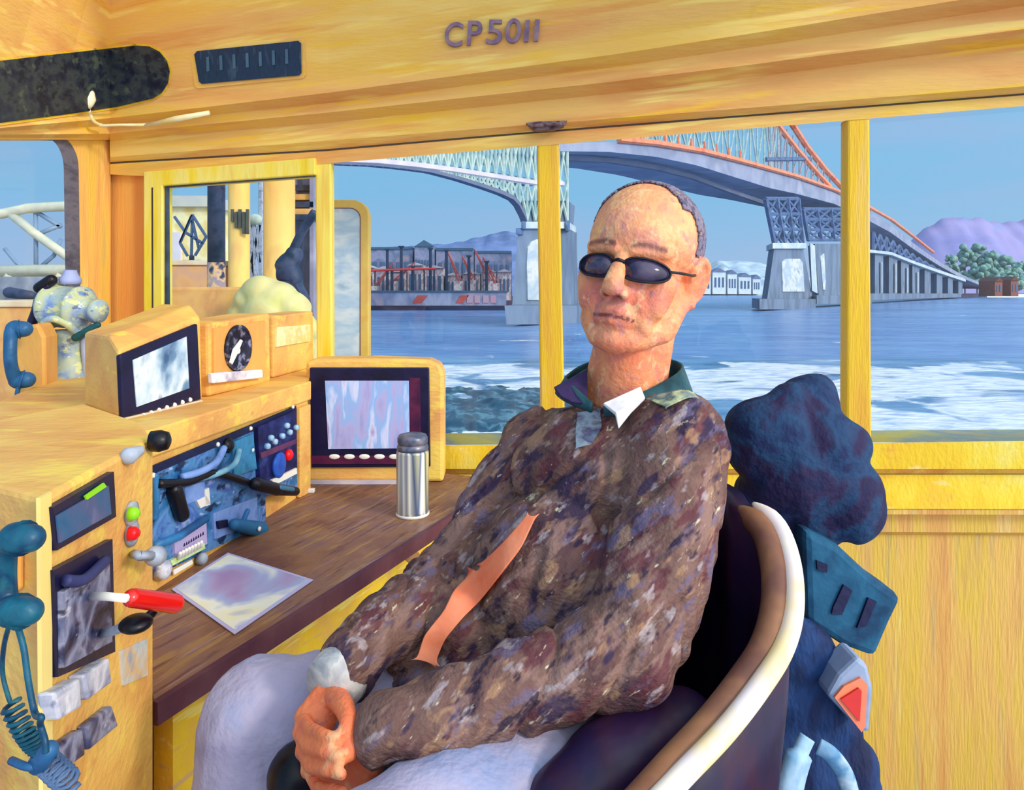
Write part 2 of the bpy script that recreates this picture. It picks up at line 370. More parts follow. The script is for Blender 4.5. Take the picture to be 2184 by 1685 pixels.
# wall below the windows, with ledge mouldings
SB = [(235, 955), (945, 950), (2184, 942)]
LN['s'] = SB; LN['s1'] = [(235, 1000), (945, 1000), (2184, 1000)]
LN['s2'] = [(235, 1012), (2184, 1012)]; LN['s3'] = [(235, 1086), (2184, 1090)]; LN['s4'] = [(235, 1092), (2184, 1098)]
LN['s5'] = [(235, 1128), (2184, 1136)]; LN['s6'] = [(235, 1134), (2184, 1142)]
XB = [x for x in XS if x >= 235]
zf = lambda x: HY + (EZ + .2) * F * invY(x)
mb = strip([('s', -.06), ('s', .045), ('s1', .045), ('s2', .02), ('s3', .05), ('s4', .05), ('s4', .02), ('s5', .02), ('s6', .0), (zf, .0), (zf, -.06), ('s', -.06)], 'wall_back', YEL, XB)
struct(mb.build('wall_back', YELV))
mb = strip([('s', .046), ('s1', .049)], 't', YELB, XB); mb2 = strip([('s2', .024), (lambda x: row('s3', x) - 4, .053)], 't', YELB, XB)
mb.add(mb2.v, mb2.f); struct(mb.build('trim_1', YELB))
mb = strip([(lambda x: row('s', x) - 26, -.03), (lambda x: row('s', x) - 1, -.03), (lambda x: row('s', x) - 1, -.06), (lambda x: row('s', x) - 26, -.06)], 't', YELB, XB)
SILLG = mat('grey_green_sill_gasket', ['#8aa29a', '#b3b56a', '#7f9aa6', '#c6b45e'], 6, (.6, 1, 4), rough=.6)
struct(mb.build('trim_2', SILLG))
struct(strip([(lambda x: row('g', x) - 4, .0325), (lambda x: row('g', x) - 1, .0325)], 't', GROOVE, XB).build('trim_6', GROOVE))  # flat dark strip laid over the groove to deepen its shade
# corner column between left window and window wall
mb = MB()
mb.prism([wallp(165, 292), wallp(235, 296), wallp(235, 1000), wallp(165, 1000)], (-.03, .06, 0))
mb.prism([wallp(235, 296), wallp(312, 300), wallp(312, 1000), wallp(235, 1000)], (0, .07, 0))
struct(mb.build('wall_corner', mat('orange_column_paint', ['#dd8f4c', '#e39a4f', '#e7ab57', '#edbf62'], 2.6, (6, 6, .35), rough=.6, bump=.2, bscale=40)))
# left window wall with rounded opening
R = []
for k in range(9):
    a = math.pi / 2 * k / 8; R.append((96 + 40 * math.sin(a), 362 - 68 * math.cos(a)))
inner = [(-120, 294), (60, 294)] + R + [(140, 640), (140, 868), (-120, 868)]
R2 = []
for k in range(9):
    a = math.pi / 2 * k / 8; R2.append((110 + 58 * math.sin(a), 360 - 76 * math.cos(a)))
outer = [(-120, 284), (60, 284)] + R2 + [(172, 640), (172, 878), (-120, 878)]
mb = MB(); n = len(inner)
for off0, off1 in ((0, .05),):
    a = [wallp(x, y, .05) for x, y in inner]; b = [wallp(x, y, .02) for x, y in outer]; c = [wallp(x, y, -.05) for x, y in inner]
    mb.add(a + b + c, [(i, i + 1, n + i + 1, n + i) for i in range(n - 1)] + [(i, i + 1, 2 * n + i + 1, 2 * n + i) for i in range(n - 1)])
wl = struct(mb.build('window_1', FRAMEG, smooth=False))
mb = MB().prism([wallp(x, y, -.02) for x, y in inner], (-.004, .0, 0)); mb.build('pane', GLASS, wl)
mb = MB()
mb.add([wallp(-180, 270, .0), wallp(172, 262, .0), wallp(172, 300, 0), wallp(-180, 300, 0)], [(0, 1, 2, 3)])
fz = lambda x: HY + (EZ + .2) * F * invY(x)
mb.prism([wallp(-180, 872), wallp(235, 872), wallp(235, fz(235)), wallp(-180, fz(-180))], (-.05, .03, 0))
cor = [(-180, 291)] + [(60, 291)] + [(x, y) for x, y in R2] + [(172, 640), (172, 880), (240, 880), (240, 291)]
cen = [wallp(x, y, .012) for x, y in cor]
top_ = [wallp(x, 289, .012) for x in (-180, 60)]
tri = [(60, 284)] + R2
for (xa, ya), (xb, yb) in zip(tri, tri[1:]):
    mb.add([wallp(xa, ya, .02), wallp(xb, yb, .02), wallp(xb, 286, .02), wallp(xa, 286, .02)], [(0, 1, 2, 3)])
mb.add([wallp(166, 286, .02), wallp(236, 286, .02), wallp(236, 890, .02), wallp(166, 890, .02)], [(0, 1, 2, 3)])
struct(mb.build('wall_left', YELV))
# posts between windows
def post(name, xa0, xa1, xb0, xb1, m, o1=.028, o0=-.02, extra=4):
    yt0, yb0 = row('h', xa0) - extra, row('s', xb0) + 4
    mb = MB()
    a = [wallp(xa0, yt0, o1), wallp(xa1, row('h', xa1) - extra, o1), wallp(xb1, row('s', xb1) + 4, o1), wallp(xb0, yb0, o1)]
    mb.prism(a, (0, o1 - o0, 0)); return struct(mb.build(name, m, bevel=.006))
POSTM = mat('yellow_post_paint', ['#e3a63c', '#ecb93a', '#f0c52e', '#ecc268'], 4, (5, 5, .5), rough=.5, bump=.2, bscale=40)
post('trim_3', 672, 706, 676, 708, mat('bright_post_paint', ['#e9b73a', '#f3cf2c', '#f1df6a', '#eabf4a'], 4, (5, 5, .4), rough=.5))
post('trim_4', 1146, 1192, 1154, 1206, POSTM)
post('trim_5', 1808, 1856, 1806, 1860, POSTM)
# sash of the left pane of the window wall
sash = struct(MB().prism([wallp(x, y, .05) for x, y in ((306, 366), (672, 336), (672, 372), (346, 396), (346, 800), (306, 800))], (0, .08, 0)).build('window_2', mat('sash_yellow', ['#e8c53a', '#f2da3e', '#f1e37a', '#e6c13a'], 5, (3, 3, .6), rough=.5), bevel=.004))
MB().prism([wallp(x, y, .052) for x, y in ((323, 400), (326, 400), (327, 800), (324, 800))], (0, .004, 0)).build('groove', GROOVE, sash)
MB().prism([wallp(x, y, .03) for x, y in ((347, 398), (356, 398), (358, 800), (349, 800))], (0, .02, 0)).build('gasket', mat('dark_gasket', ['#26344c', '#4c5a70'], 14), sash)
MB().prism([wallp(x, y, .03) for x, y in ((347, 397), (672, 372), (672, 375), (347, 400))], (0, .02, 0)).build('gasket', MATS['dark_gasket'], sash)
MB().prism([wallp(x, y, 0) for x, y in ((346, 396), (672, 372), (672, 955), (346, 955))], (0, .004, 0)).build('pane', GLASS, sash)
for i, (x0, x1) in enumerate(((707, 1148), (1200, 1807), (1858, 2300))):
    o = struct(MB().prism([wallp(x0, row('h', x0), 0), wallp(x1, row('h', x1), 0), wallp(x1, row('s', x1), 0), wallp(x0, row('s', x0), 0)], (0, .004, 0)).build('window_%d' % (i + 3), GLASS))
# wheelhouse floor
struct(MB().box((-2.4, .2, -.25), (1.9, 2.75, -.2)).build('floor', mat('floor_brown', ['#5a4030', '#6e5038'], 5)))

# =================================================================== OVERHEAD
def fpanel(pts, th, name, m, label, cat, rim=None, split=None):
    t = thing(name, label, cat, fasc(*pts[0]))
    n = len(pts)
    c = (sum(p[0] for p in pts) / n, sum(p[1] for p in pts) / n)
    def fan(pp, o1, o0):
        mb = MB(); k = len(pp)
        vs = [fasc(x, y, o1) for x, y in pp]; vb = [fasc(x, y, o0) for x, y in pp]
        mb.add(vs + vb, [(i, (i + 1) % k, (i + 1) % k + k, i + k) for i in range(k)])
        # grid fill by columns keeps the slight bend of the corner
        xs = sorted(set([p[0] for p in pp] + ([235] if min(p[0] for p in pp) < 235 < max(p[0] for p in pp) else [])))
        for xa, xb in zip(xs, xs[1:]):
            def span(x):
                ys = []
                for (ax, ay), (bx, by) in zip(pp, pp[1:] + pp[:1]):
                    if min(ax, bx) - 1e-6 <= x <= max(ax, bx) + 1e-6 and abs(ax - bx) > 1e-6: ys.append(ay + (by - ay) * (x - ax) / (bx - ax))
                return min(ys), max(ys)
            xa_, xb_ = xa + .01, xb - .01
            if xb_ <= xa_: continue
            (a0, a1), (b0, b1) = span(xa_), span(xb_)
            mb.add([fasc(xa, a0, o1), fasc(xb, b0, o1), fasc(xb, b1, o1), fasc(xa, a1, o1)], [(0, 1, 2, 3)])
        return mb
    fan(pts, th, 0).build('panel', m, t)
    if rim:
        big = [(c[0] + (x - c[0]) * (1 + rim[0]), c[1] + (y - c[1]) * (1 + rim[1])) for x, y in pts]
        fan(big, th * .5, -.002).build('surround', rim[2], t)
    return t
ov = [(-60, 137), (100, 118), (200, 107), (290, 97), (318, 99), (340, 110), (356, 130), (362, 152), (358, 178), (345, 198), (326, 210), (250, 228), (150, 243), (-60, 270)]
fpanel(ov, .012, 'overhead_console', OVAL, 'long dark slate panel with rounded right end set into the yellow header', 'panel', (.03, .06, YELB))
rc = [(414, 116), (420, 109), (636, 87), (642, 92), (643, 155), (638, 161), (430, 179), (424, 174)]
t = fpanel(rc, .012, 'overhead_display', TEALP, 'small dark blue rectangular display in the header above the sash window', 'display', (.08, .22, YEL))
for i in range(7):
    x = 440 + i * 28; y = 122 - i * 2.7; mb = MB()
    mb.prism([fasc(x, y, .013), fasc(x + 6, y - 1, .013), fasc(x + 7, y + 30, .013), fasc(x + 1, y + 31, .013)], (0, -.002, 0)); mb.build('display_mark', mat('dim_display_mark', ['#3c6078', '#4c7088'], 20), t)
# lamp on a bent stem, with the cream rod beside it
t = thing('gooseneck_lamp', 'small cream bulb lamp on a bent stem in front of the long dark panel', 'lamp', fasc(215, 268))
def fp(x, y, o=.05): return fasc(x, y, 0) + V((0, -o, 0))
MB().tube(smoothcurve([fp(225, 270, .01), fp(216, 266, .04), fp(210, 250, .05), fp(206, 232, .05)]), .006, 8).build('stem', CREAM, t, True)
c = fp(203, 212, .05)
MB().lathe(fp(205, 240, .05), [(.009, 0), (.018, .014), (.026, .032), (.022, .055), (.011, .08), (.003, .10)], 18).build('bulb', mat('milk_bulb', ['#f4f0c0', '#f8f6dc'], 9, rough=.3, bump=0), t, True)
MB().tube([fp(215, 270, .012), fp(260, 268, .012), fp(315, 268, .012)], .005, 8).build('rod', CREAM, t, True)
MB().tube([fp(315, 270, .016), fp(380, 256, .016), fp(450, 243, .016)], [.005, .011, .008], 8).build('rod', CREAM, t, True)
# lettering
LETM = mat('faded_violet_lettering', ['#6f5a78', '#85708a', '#a08486'], 30, bump=0)
t = thing('lettering', 'painted grey-violet characters CP5011 high on the yellow header', 'lettering', fasc(1050, 75))
for k, ch in enumerate('CP5011'):
    cu = bpy.data.curves.new('t', 'FONT'); cu.body = ch; cu.size = 1; cu.offset = .012
    to = bpy.data.objects.new('t', cu); COL.objects.link(to)
    dg = bpy.context.evaluated_depsgraph_get(); me = bpy.data.meshes.new_from_object(to.evaluated_get(dg)); bpy.data.objects.remove(to)
    xs = [v.co.x for v in me.vertices]; ys = [v.co.y for v in me.vertices]; x0, x1, y0, y1 = min(xs), max(xs), min(ys), max(ys)
    bm = bmesh.new(); bm.from_mesh(me)
    xa, xb = ((947, 985), (995, 1026), (1036, 1070), (1076, 1110), (1117, 1127), (1138, 1148))[k]
    yb = 99 - (xa - 946) * .062
    for v in bm.verts:
        px = xa + (v.co.x - x0) / (x1 - x0) * (xb - xa) + (v.co.y - y0) * 5; py = yb - (v.co.y - y0) / (y1 - y0) * (52 if k < 4 else 46)
        v.co = fasc(px, py, .016)
    ex = bmesh.ops.extrude_face_region(bm, geom=bm.faces[:])
    for g in ex['geom']:
        if isinstance(g, bmesh.types.BMVert): g.co += V((0, .010, 0))
    mb = MB(); bm.verts.ensure_lookup_table(); mb.v = [v.co.copy() for v in bm.verts]; mb.f = [tuple(v.index for v in f.verts) for f in bm.faces]; mb.mi = [0] * len(mb.f); bm.free()
    mb.build('character', LETM, t)
# latch over the middle post
t = thing('latch', 'small dark brown metal latch above the post behind the man', 'latch', wallp(1165, 268, .06))
MB().prism([wallp(x, y, .075) for x, y in ((1122, 262), (1150, 259), (1210, 257), (1203, 268), (1180, 276), (1140, 277))], (0, .03, 0)).build('plate', mat('brown_latch', ['#3a1c30', '#6a5058', '#8a7a80', '#2a1626'], 40), t)
MB().cap(wallp(1135, 268, .085), wallp(1195, 264, .085), .006, .005).build('bolt', MATS['brown_latch'], t, True)

# =================================================================== CONSOLE
ZC = .75
cA, cB = onz(330, 1500, ZC), onz(1118, 1000, ZC)
cB = cA.lerp(cB, .90)
p1, p2 = onz(330, 1260, ZC), onz(650, 1050, ZC)
bwl = BW(1118, 1000, .02); 
t = thing('console_counter', 'brown wooden counter with dark edge along the instrument console', 'counter', (cA.x, cA.y, 0))
endl = onz(652, 1022, ZC)
topl = [cA, V((cB.x, cB.y, ZC)), V((-.30, 2.31, ZC)), V((-.62, 2.38, ZC)), V((p2.x - .05, p2.y, ZC)), V((p1.x - .05, p1.y, ZC))]
# keep back corners inside the wall
MB().prism(topl, (0, 0, -.03)).build('worktop', BROWN, t)
dn = V(((cB - cA).y, -(cB - cA).x, 0)).normalized()
if dn.x < 0: dn = -dn
MB().prism([cA + V((0, 0, .002)) - dn * .006, cB + V((0, 0, .002)) - dn * .006, cB + V((0, 0, .002)) + dn * .006, cA + V((0, 0, .002)) + dn * .006], (0, 0, -.034)).build('edge_strip', DLIP, t)
fa, fb = cA.lerp(cB, .045) - dn * .03, cB - dn * .03
MB().prism([V((fa.x, fa.y, -.2)), V((fb.x, fb.y, -.2)), V((fb.x, fb.y, ZC - .03)), V((fa.x, fa.y, ZC - .03))], -dn * .04).build('front_panel', FRONT, t)
fpn = plane_fn(V((fa.x, fa.y, 0)), V((fb.x, fb.y, 0)))
MB().prism([fpn(848, 1178, .003), fpn(872, 1160, .003), fpn(912, 1196, .003), fpn(890, 1215, .003)], -dn * .005).build('divider', mat('divider_brown', ['#a87f52', '#8c6650'], 20), t)
# instrument upstand (panel housing) + shelf
PF = plane_fn(V((p1.x, p1.y, 0)), V((p2.x, p2.y, 0)))
n_ = PF.n
ZS = 1.075
t = thing('instrument_console', 'yellow instrument housing with a wide shelf along the window wall', 'console', (p1.x, p1.y, 0))
s1, s2 = V((p1.x, p1.y, 0)), V((p2.x, p2.y, 0)); d_ = (s2 - s1).normalized(); s2e = s2 + d_ * .02; s1e = s1 - d_ * .06
def up(v, z): return V((v.x, v.y, z))
MB().prism([up(s1e, ZC), up(s2e, ZC), up(s2e, ZS - .031), up(s1e, ZS - .031)], -n_ * .05).build('housing', YELC, t)
e1, e2 = s1e + n_ * .012, s2e + n_ * .012
MB().prism([up(e1, ZS - .055), up(e2, ZS - .055), up(e2, ZS), up(e1, ZS)], -n_ * .02).build('shelf_edge', YELC, t, bevel=.004)
bk = [(-.66, 2.46), (-1.50, 2.62), (-1.42, 2.2), (-1.15, 1.45)]
MB().prism([up(s1e - n_ * .0085, ZS - .0005), up(s2e - n_ * .0085, ZS - .0005)] + [V((x, y, ZS)) for x, y in bk], (0, 0, -.03)).build('shelf', YELC, t)
MB().prism([PF(632, 870, .002), PF(655, 862, .002), PF(655, 1050, .002), PF(632, 1062, .002)], n_ * .012).build('end_post', YELC, t, bevel=.003)
# dark outlines of board: recessed instrument board with its parts
IB = thing('instrument_board', 'crowded dark blue board of dials, switches and tubes below the console shelf', 'instrument panel', PF(330, 1200, 0))
quadslab(PF, [(318, 1000), (632, 868), (634, 1042), (566, 1060), (568, 1118), (322, 1232)], 0, .008).build('board', INST, IB)
quadslab(PF, [(316, 998), (632, 866), (632, 880), (316, 1016)], .008, .012).build('top_strip', mat('dark_strip', ['#0a0f30', '#12204c'], 20), IB)
quadslab(PF, [(550, 912), (632, 875), (634, 1000), (556, 1040)], .008, .02).build('radio', mat('radio_navy', ['#0c0c38', '#141a58', '#2a3f80'], 26), IB)
for i, (x, y) in enumerate(((566, 952), (582, 942), (598, 930), (614, 922), (628, 912), (574, 934), (608, 908))):
    MB().lathe(PF(x, y, .02), [(.008, 0), (.008, .008), (.006, .012)], 14, n_).build('knob', mat('pale_blue_knob', ['#7fb0d8', '#b6d0e4'], 30), IB, True)
quadslab(PF, [(556, 966), (632, 936), (632, 946), (558, 978)], .02, .023).build('plum_band', mat('plum_band', ['#4a2450', '#6a3a5c'], 20), IB)
MB().lathe(PF(592, 992, .02), [(.033, 0), (.033, .008), (.028, .010)], 22, n_).build('blue_dial', mat('cobalt_dial', ['#1a3c9c', '#2a5cc0', '#143070'], 20), IB, True)
MB().lathe(PF(613, 970, .02), [(.016, 0), (.015, .008), (.008, .014)], 18, n_).build('red_lamp', REDL, IB, True, label='red lamp')
quadslab(PF, [(580, 1024), (633, 998), (634, 1010), (584, 1036)], .02, .026).build('white_strip', WHITE, IB)
MB().cap(PF(545, 1032, .04), PF(590, 1044, .05), .016, .016).cap(PF(590, 1044, .05), PF(630, 1048, .05), .015, .012).build('lever', BLACK, IB, True)
MB().cap(PF(596, 1040, .06), PF(624, 1044, .062), .007, .006).build('lever_sleeve', mat('sleeve_blue', ['#3c6c8c'], 20), IB, True)
MB().tube(smoothcurve([PF(338, 1032, .02), PF(400, 1028, .025), (PF(460, 1010, .025)), PF(545, 1036, .025)]), .009, 8).build('black_pipe', BLACK, IB, True)
MB().tube(smoothcurve([PF(388, 1018, .02), PF(430, 1005, .03), PF(462, 985, .03), PF(478, 955, .02)]), [.008] * 19, 8).build('pipe', LBLUE, IB, True)
MB().tube(smoothcurve([PF(420, 1022, .02), PF(465, 1010, .03), PF(500, 990, .03), PF(510, 960, .02)]), [.007] * 19, 8).build('pipe', mat('pale_cyan_pipe', ['#8fc0d0', '#4f8fb0'], 20), IB, True)
MB().lathe(PF(480, 950, .008), [(.018, 0), (.017, .012), (.01, .018)], 18, n_).build('black_knob', BLACK, IB, True)
MB().cap(PF(372, 1046, .02), PF(388, 1098, .02), .016, .015).build('black_cylinder', BLACK, IB, True)
MB().tube(smoothcurve([PF(330, 1010, .012), PF(333, 1060, .015), PF(328, 1108, .012)]), .007, 8).build('cable', BLUE, IB, True)
quadslab(PF, [(495, 945), (540, 925), (548, 1000), (500, 1015)], .008, .014).build('teal_unit', mat('teal_unit', ['#2f8098', '#3f8fc0', '#1f6080'], 20), IB)
for q in (((437, 1045), (446, 1040), (449, 1076), (440, 1080)), ((420, 1068), (440, 1058), (449, 1074), (428, 1084))):
    quadslab(PF, q, .008, .014).build('white_tag', WHITE, IB)
quadslab(PF, [(395, 1040), (436, 1026), (438, 1060), (397, 1076)], .008, .012).build('light_unit', LBLUE, IB)
quadslab(PF, [(455, 1095), (548, 1060), (550, 1115), (458, 1150)], .008, .013).build('light_unit', LBLUE, IB)
quadslab(PF, [(372, 1150), (440, 1108), (442, 1160), (374, 1196)], .008, .013).build('paper_card', LILAC, IB)
mb = MB()
for k in range(9):
    x = 392 + k * 5; mb.prism([PF(x, 1166 - k * 3, .0145), PF(x + 3, 1164 - k * 3, .0145), PF(x + 2, 1158 - k * 3, .0145)], -n_ * .001)
mb.build('card_scribble', NAVY, IB)
MB().tube([PF(328, 1165, .018), PF(380, 1145, .018), PF(440, 1105, .018)], .009, 8).build('pipe', BLUE, IB, True)
MB().cap(PF(500, 1118, .03), PF(555, 1130, .034), .013, .02).build('handle', mat('teal_handle', ['#1f5f8c', '#2c6f9c'], 20), IB, True)
MB().lathe(PF(552, 1128, .052), [(.006, 0), (.005, .004)], 12, n_).build('handle_rivet', WHITE, IB, True)
MB().cap(PF(520, 1108, .03), PF(528, 1090, .035), .006, .006).build('handle_stem', BLUE, IB, True)
quadslab(PF, [(466, 1112), (486, 1108), (487, 1124), (468, 1128)], .013, .02).build('small_switch', NAVY, IB)
quadslab(PF, [(364, 1196), (436, 1158), (438, 1170), (366, 1208)], .008, .016).build('green_strip', mat('green_strip', ['#8fc43a', '#d6e6b0', '#b6d070'], 60), IB)
for k in range(8):
    MB().cap(PF(382 + k * 6.5, 1190 - k * 3.4, .02), PF(384 + k * 6.5, 1180 - k * 3.4, .03), .004, .004, 8, 2).build('toggle', WHITE, IB, True)
quadslab(PF, [(370, 1216), (410, 1194), (412, 1202), (372, 1226)], .008, .011).build('cream_strip', WHITE, IB)
MB().lathe(PF(425, 1192, .008), [(.014, 0), (.013, .012), (.008, .016)], 16, n_).build('chrome_knob', GREY, IB, True)
for x, y in ((326, 1014), (464, 948), (624, 868), (534, 914), (538, 960)):
    MB().lathe(PF(x, y, .012), [(.006, 0), (.004, .004)], 12, n_).build('screw', WHITE, IB, True)
MB().lathe(PF(340, 1215, .008), [(.02, 0), (.018, .016), (.01, .02)], 16, n_).build('chrome_knob', LGREY, IB, True)

# radar / monitor box on the shelf
def boxfrom(front4, depthvec, scale=1.0):
    return MB().prism(front4, depthvec)
b1, b2 = onz(255, 893, ZS), onz(432, 852, ZS)
R1 = plane_fn(up(b1, 0), up(b2, 0))
back = up(b1 - V((0, 0, 0)), 0)
t = thing('radar_monitor', 'boxy yellow radar monitor with black bezel standing on the console shelf', 'monitor', b1)
bv = V((-.17, .16, 0))
frontq = [R1(254, 893, 0), R1(432, 852, 0), R1(428, 676, 0), R1(252, 750, 0)]
midq = [q + bv * .25 + V((0, 0, .03 if i > 1 else 0)) for i, q in enumerate(frontq)]
backq = [q + bv * 1.0 + V((0, 0, .03 if i > 1 else 0)) for i, q in enumerate(frontq)]
mb = MB()
vs = frontq + midq + backq
mb.add(vs, [(0, 1, 2, 3)] + [(i + 4 * k, (i + 1) % 4 + 4 * k, (i + 1) % 4 + 4 * (k + 1), i + 4 * (k + 1)) for k in (0, 1) for i in range(4)] + [(11, 10, 9, 8)])
mb.build('casing', YELC, t, bevel=.008)
quadslab(R1, [(256, 758), (422, 690), (430, 852), (262, 892)], 0, .012).build('bezel', NAVY, t, bevel=.004)
quadslab(R1, [(284, 768), (398, 718), (404, 828), (292, 868)], .012, .014).build('screen', SCR1, t)
for k in range(7):
    MB().ell(R1(306 + k * 16.5, 886 - k * 5.6, .013), (.006, .003, .0055), n=12, m=8).build('button', WHITE, t, True)
quadslab(R1, [(262, 893), (432, 853), (432, 857), (264, 898)], .004, .016).build('bottom_trim', mat('pale_trim', ['#e6cdb6'], 9), t)
# gauge box
g1, g2 = onz(448, 846, ZS), onz(578, 812, ZS)
R2_ = plane_fn(up(g1, 0), up(g2, 0))
t = thing('compass_repeater', 'yellow box with round black dial beside the radar monitor', 'gauge', g1)
MB().prism([R2_(446, 846), R2_(578, 814), R2_(576, 668), R2_(444, 690)], -R2_.n * .12).build('casing', YELC, t, bevel=.008)
mb = MB()
quadslab(R2_, [(456, 820), (566, 800), (566, 684), (456, 700)], 0, .006).build('face_plate', ORG, t)
MB().lathe(R2_(505, 742, .006), [(.062, 0), (.062, .010), (.055, .012), (.054, .008)], 32, R2_.n).build('dial', mat('dial_black', ['#15152c', '#2b2b46', '#8f8fa6', '#15152c', '#1c1c36'], 38, contrast=(.42, .85)), t, True)
mb = MB(); mb.prism([R2_(x, y, .022) for x, y in ((491, 773), (498, 745), (514, 724), (518, 727), (508, 752), (496, 777))], -R2_.n * .003)
mb.build('needle', WHITE, t)
MB().lathe(R2_(505, 748, .016), [(.009, 0), (.008, .006)], 14, R2_.n).build('needle_hub', WHITE, t)
quadslab(R2_, [(452, 796), (560, 788), (562, 806), (454, 818)], .006, .02).build('lamp_strip', mat('lilac_strip', ['#cfc6da', '#efeef2', '#a89cb8'], 16), t, bevel=.003)
# pale box behind
h1, h2 = onz(583, 806, ZS), onz(672, 782, ZS)
R3_ = plane_fn(up(h1, 0), up(h2, 0))
t = thing('equipment_box', 'pale yellow equipment box between the round dial and the window post', 'box', h1)
MB().prism([R3_(583, 806), R3_(670, 783), R3_(668, 664), R3_(583, 674)], -R3_.n * .1).build('casing', YELC, t, bevel=.006)
quadslab(R3_, [(590, 740), (662, 728), (662, 692), (590, 698)], 0, .006).build('cover', mat('pale_cover', ['#ecdc8a', '#f1e6b4', '#e6c86a', '#dfe0c0'], 14), t)

# monitor 2 on the counter
m1, m2 = onz(655, 1030, ZC), onz(945, 1028, ZC)
RM = plane_fn(up(m1, 0), up(m2, 0))
t = thing('chart_monitor', 'square yellow framed monitor with lilac screen standing on the brown counter', 'monitor', m1)
fr = [(652, 1028), (946, 1028), (946, 800), (938, 778), (915, 768), (800, 764), (670, 766), (652, 772)]
MB().prism([RM(x, y, 0) for x, y in fr], -RM.n * .10).build('casing', YELC, t, bevel=.01)
quadslab(RM, [(660, 784), (915, 784), (918, 996), (664, 998)], 0, .012).build('bezel', NAVY, t, bevel=.004)
quadslab(RM, [(873, 806), (896, 806), (898, 960), (876, 960)], .012, .0135).build('bezel_stripe', PLUM, t)
quadslab(RM, [(664, 972), (915, 972), (916, 990), (665, 990)], .012, .016).build('control_strip', PLUM, t)
quadslab(RM, [(693, 812), (872, 812), (874, 956), (700, 958)], .012, .014).build('screen', SCR2, t)
for k in range(5):
    MB().ell(RM(713 + k * 32, 974, .016), (.017, .004, .008), n=14, m=8).build('button', WHITE, t, True)
quadslab(RM, [(655, 1026), (850, 1026), (850, 1033), (656, 1033)], .002, .02).build('base_strip', mat('lilac_base', ['#b8b2c6', '#d0c8d0'], 12), t)
# thermos flask
fb_ = onz(880, 1098, ZC)
t = thing('thermos_flask', 'tall shiny steel flask with dark lid on the counter in front of the lilac monitor', 'flask', fb_)
MB().lathe(fb_, [(.038, 0), (.042, .004), (.043, .012), (.042, .015), (.043, .165), (.04, .175)], 36).build('body', STEEL, t, True)
MB().lathe(fb_, [(.041, .172), (.042, .178), (.040, .186), (.036, .19)], 36).build('neck_ring', STEELD, t, True)
MB().lathe(fb_, [(.036, .188), (.04, .192), (.040, .205), (.036, .212), (.02, .216)], 36).build('lid', STEELD, t, True)
MB().lathe(fb_, [(.0425, -.0), (.0445, .003), (.044, .008)], 36).build('base_ring', WHITE, t, True)
# chart paper
q = [onz(x, y, ZC + .0015) for x, y in ((366, 1258), (486, 1180), (668, 1238), (500, 1354))]
t = thing('chart_sheet', 'lilac and white chart sheet lying flat on the brown counter', 'paper', q[0])
MB().prism(q, (0, 0, .0015)).build('backing', PAPERR, t)
c = sum(q, V()) / 4
MB().prism([c + (v - c) * .93 + V((0, 0, .0016)) for v in q], (0, 0, .0006)).build('print', PAPER, t)
t = thing('white_eraser', 'small white block on the counter by the monitor corner', 'block', onz(660, 1050, ZC))
MB().box(tuple(onz(655, 1052, ZC)), tuple(onz(655, 1052, ZC) + V((.02, .015, .012)))).build('block', WHITE, t, bevel=.002)

# =================================================================== LEFT CABINET
Zt = 1.141
A = V((-.501, .98, 0)); B = V((-.468, .70, 0)); Cc = V((-.537, .7376, 0)); C2 = B + (Cc - B) * 4.5
D = V((-.86, .80, 0)); E_ = V((-.778, 1.28, 0))
CF = plane_fn(A, B); SF = plane_fn(B, Cc)
t = thing('control_cabinet', 'tall yellow control cabinet at the left with screens and levers on its face', 'cabinet', (A.x, A.y, 0))
body = [A, B, V((-.62, .783, 0)), V((-.80, .86, 0)), V((-.85, 1.0, 0)), V((-.778, 1.28, 0)), V((-.58, 1.10, 0))]
MB().prism([up(v, -.2) for v in body], (0, 0, Zt + .2)).build('casing', YELC, t, bevel=.006)
nC = CF.n
# face details
quadslab(CF, [(86, 1062), (110, 1050), (113, 1700), (92, 1712)], 0, .004).build('corner_strip', mat('cream_corner', ['#efd070', '#f3dc8a', '#ecc35a'], 6, (1, 1, .4)), t)
o = quadslab(CF, [(113, 1082), (243, 1006), (248, 1102), (122, 1174)], 0, .008).build('screen_unit', NAVY, t)
quadslab(CF, [(122, 1100), (232, 1036), (238, 1096), (128, 1158)], .008, .01).build('screen', mat('dim_screen', ['#1c4466', '#2f5f86', '#505a80', '#6c7296'], 14), o)
quadslab(CF, [(182, 1058), (222, 1030), (228, 1038), (186, 1066)], .01, .012).build('green_label', GRN, o)
o = quadslab(CF, [(116, 1216), (240, 1150), (246, 1390), (124, 1444)], 0, .008).build('radio_unit', NAVY, t)
quadslab(CF, [(136, 1262), (234, 1196), (240, 1368), (138, 1424)], .008, .014).build('radio_face', MOTG, o)
MB().tube(smoothcurve([CF(140, 1238, .014), CF(180, 1236, .018), CF(225, 1195, .014)]), .006, 8).build('radio_arch', mat('slate_arch', ['#3a3f70', '#262a5a'], 12), o, True)
for q_ in (((116, 1478), (172, 1446), (176, 1508), (128, 1536)), ((180, 1440), (234, 1402), (240, 1456), (188, 1494))):
    quadslab(CF, q_, 0, .018).build('junction_box', LGREY, t, bevel=.003)
for q_ in (((118, 1594), (178, 1554), (184, 1610), (124, 1654)), ((186, 1548), (240, 1504), (254, 1548), (192, 1600))):
    quadslab(CF, q_, 0, .012).build('switch_plate', MOTG, t, bevel=.003)
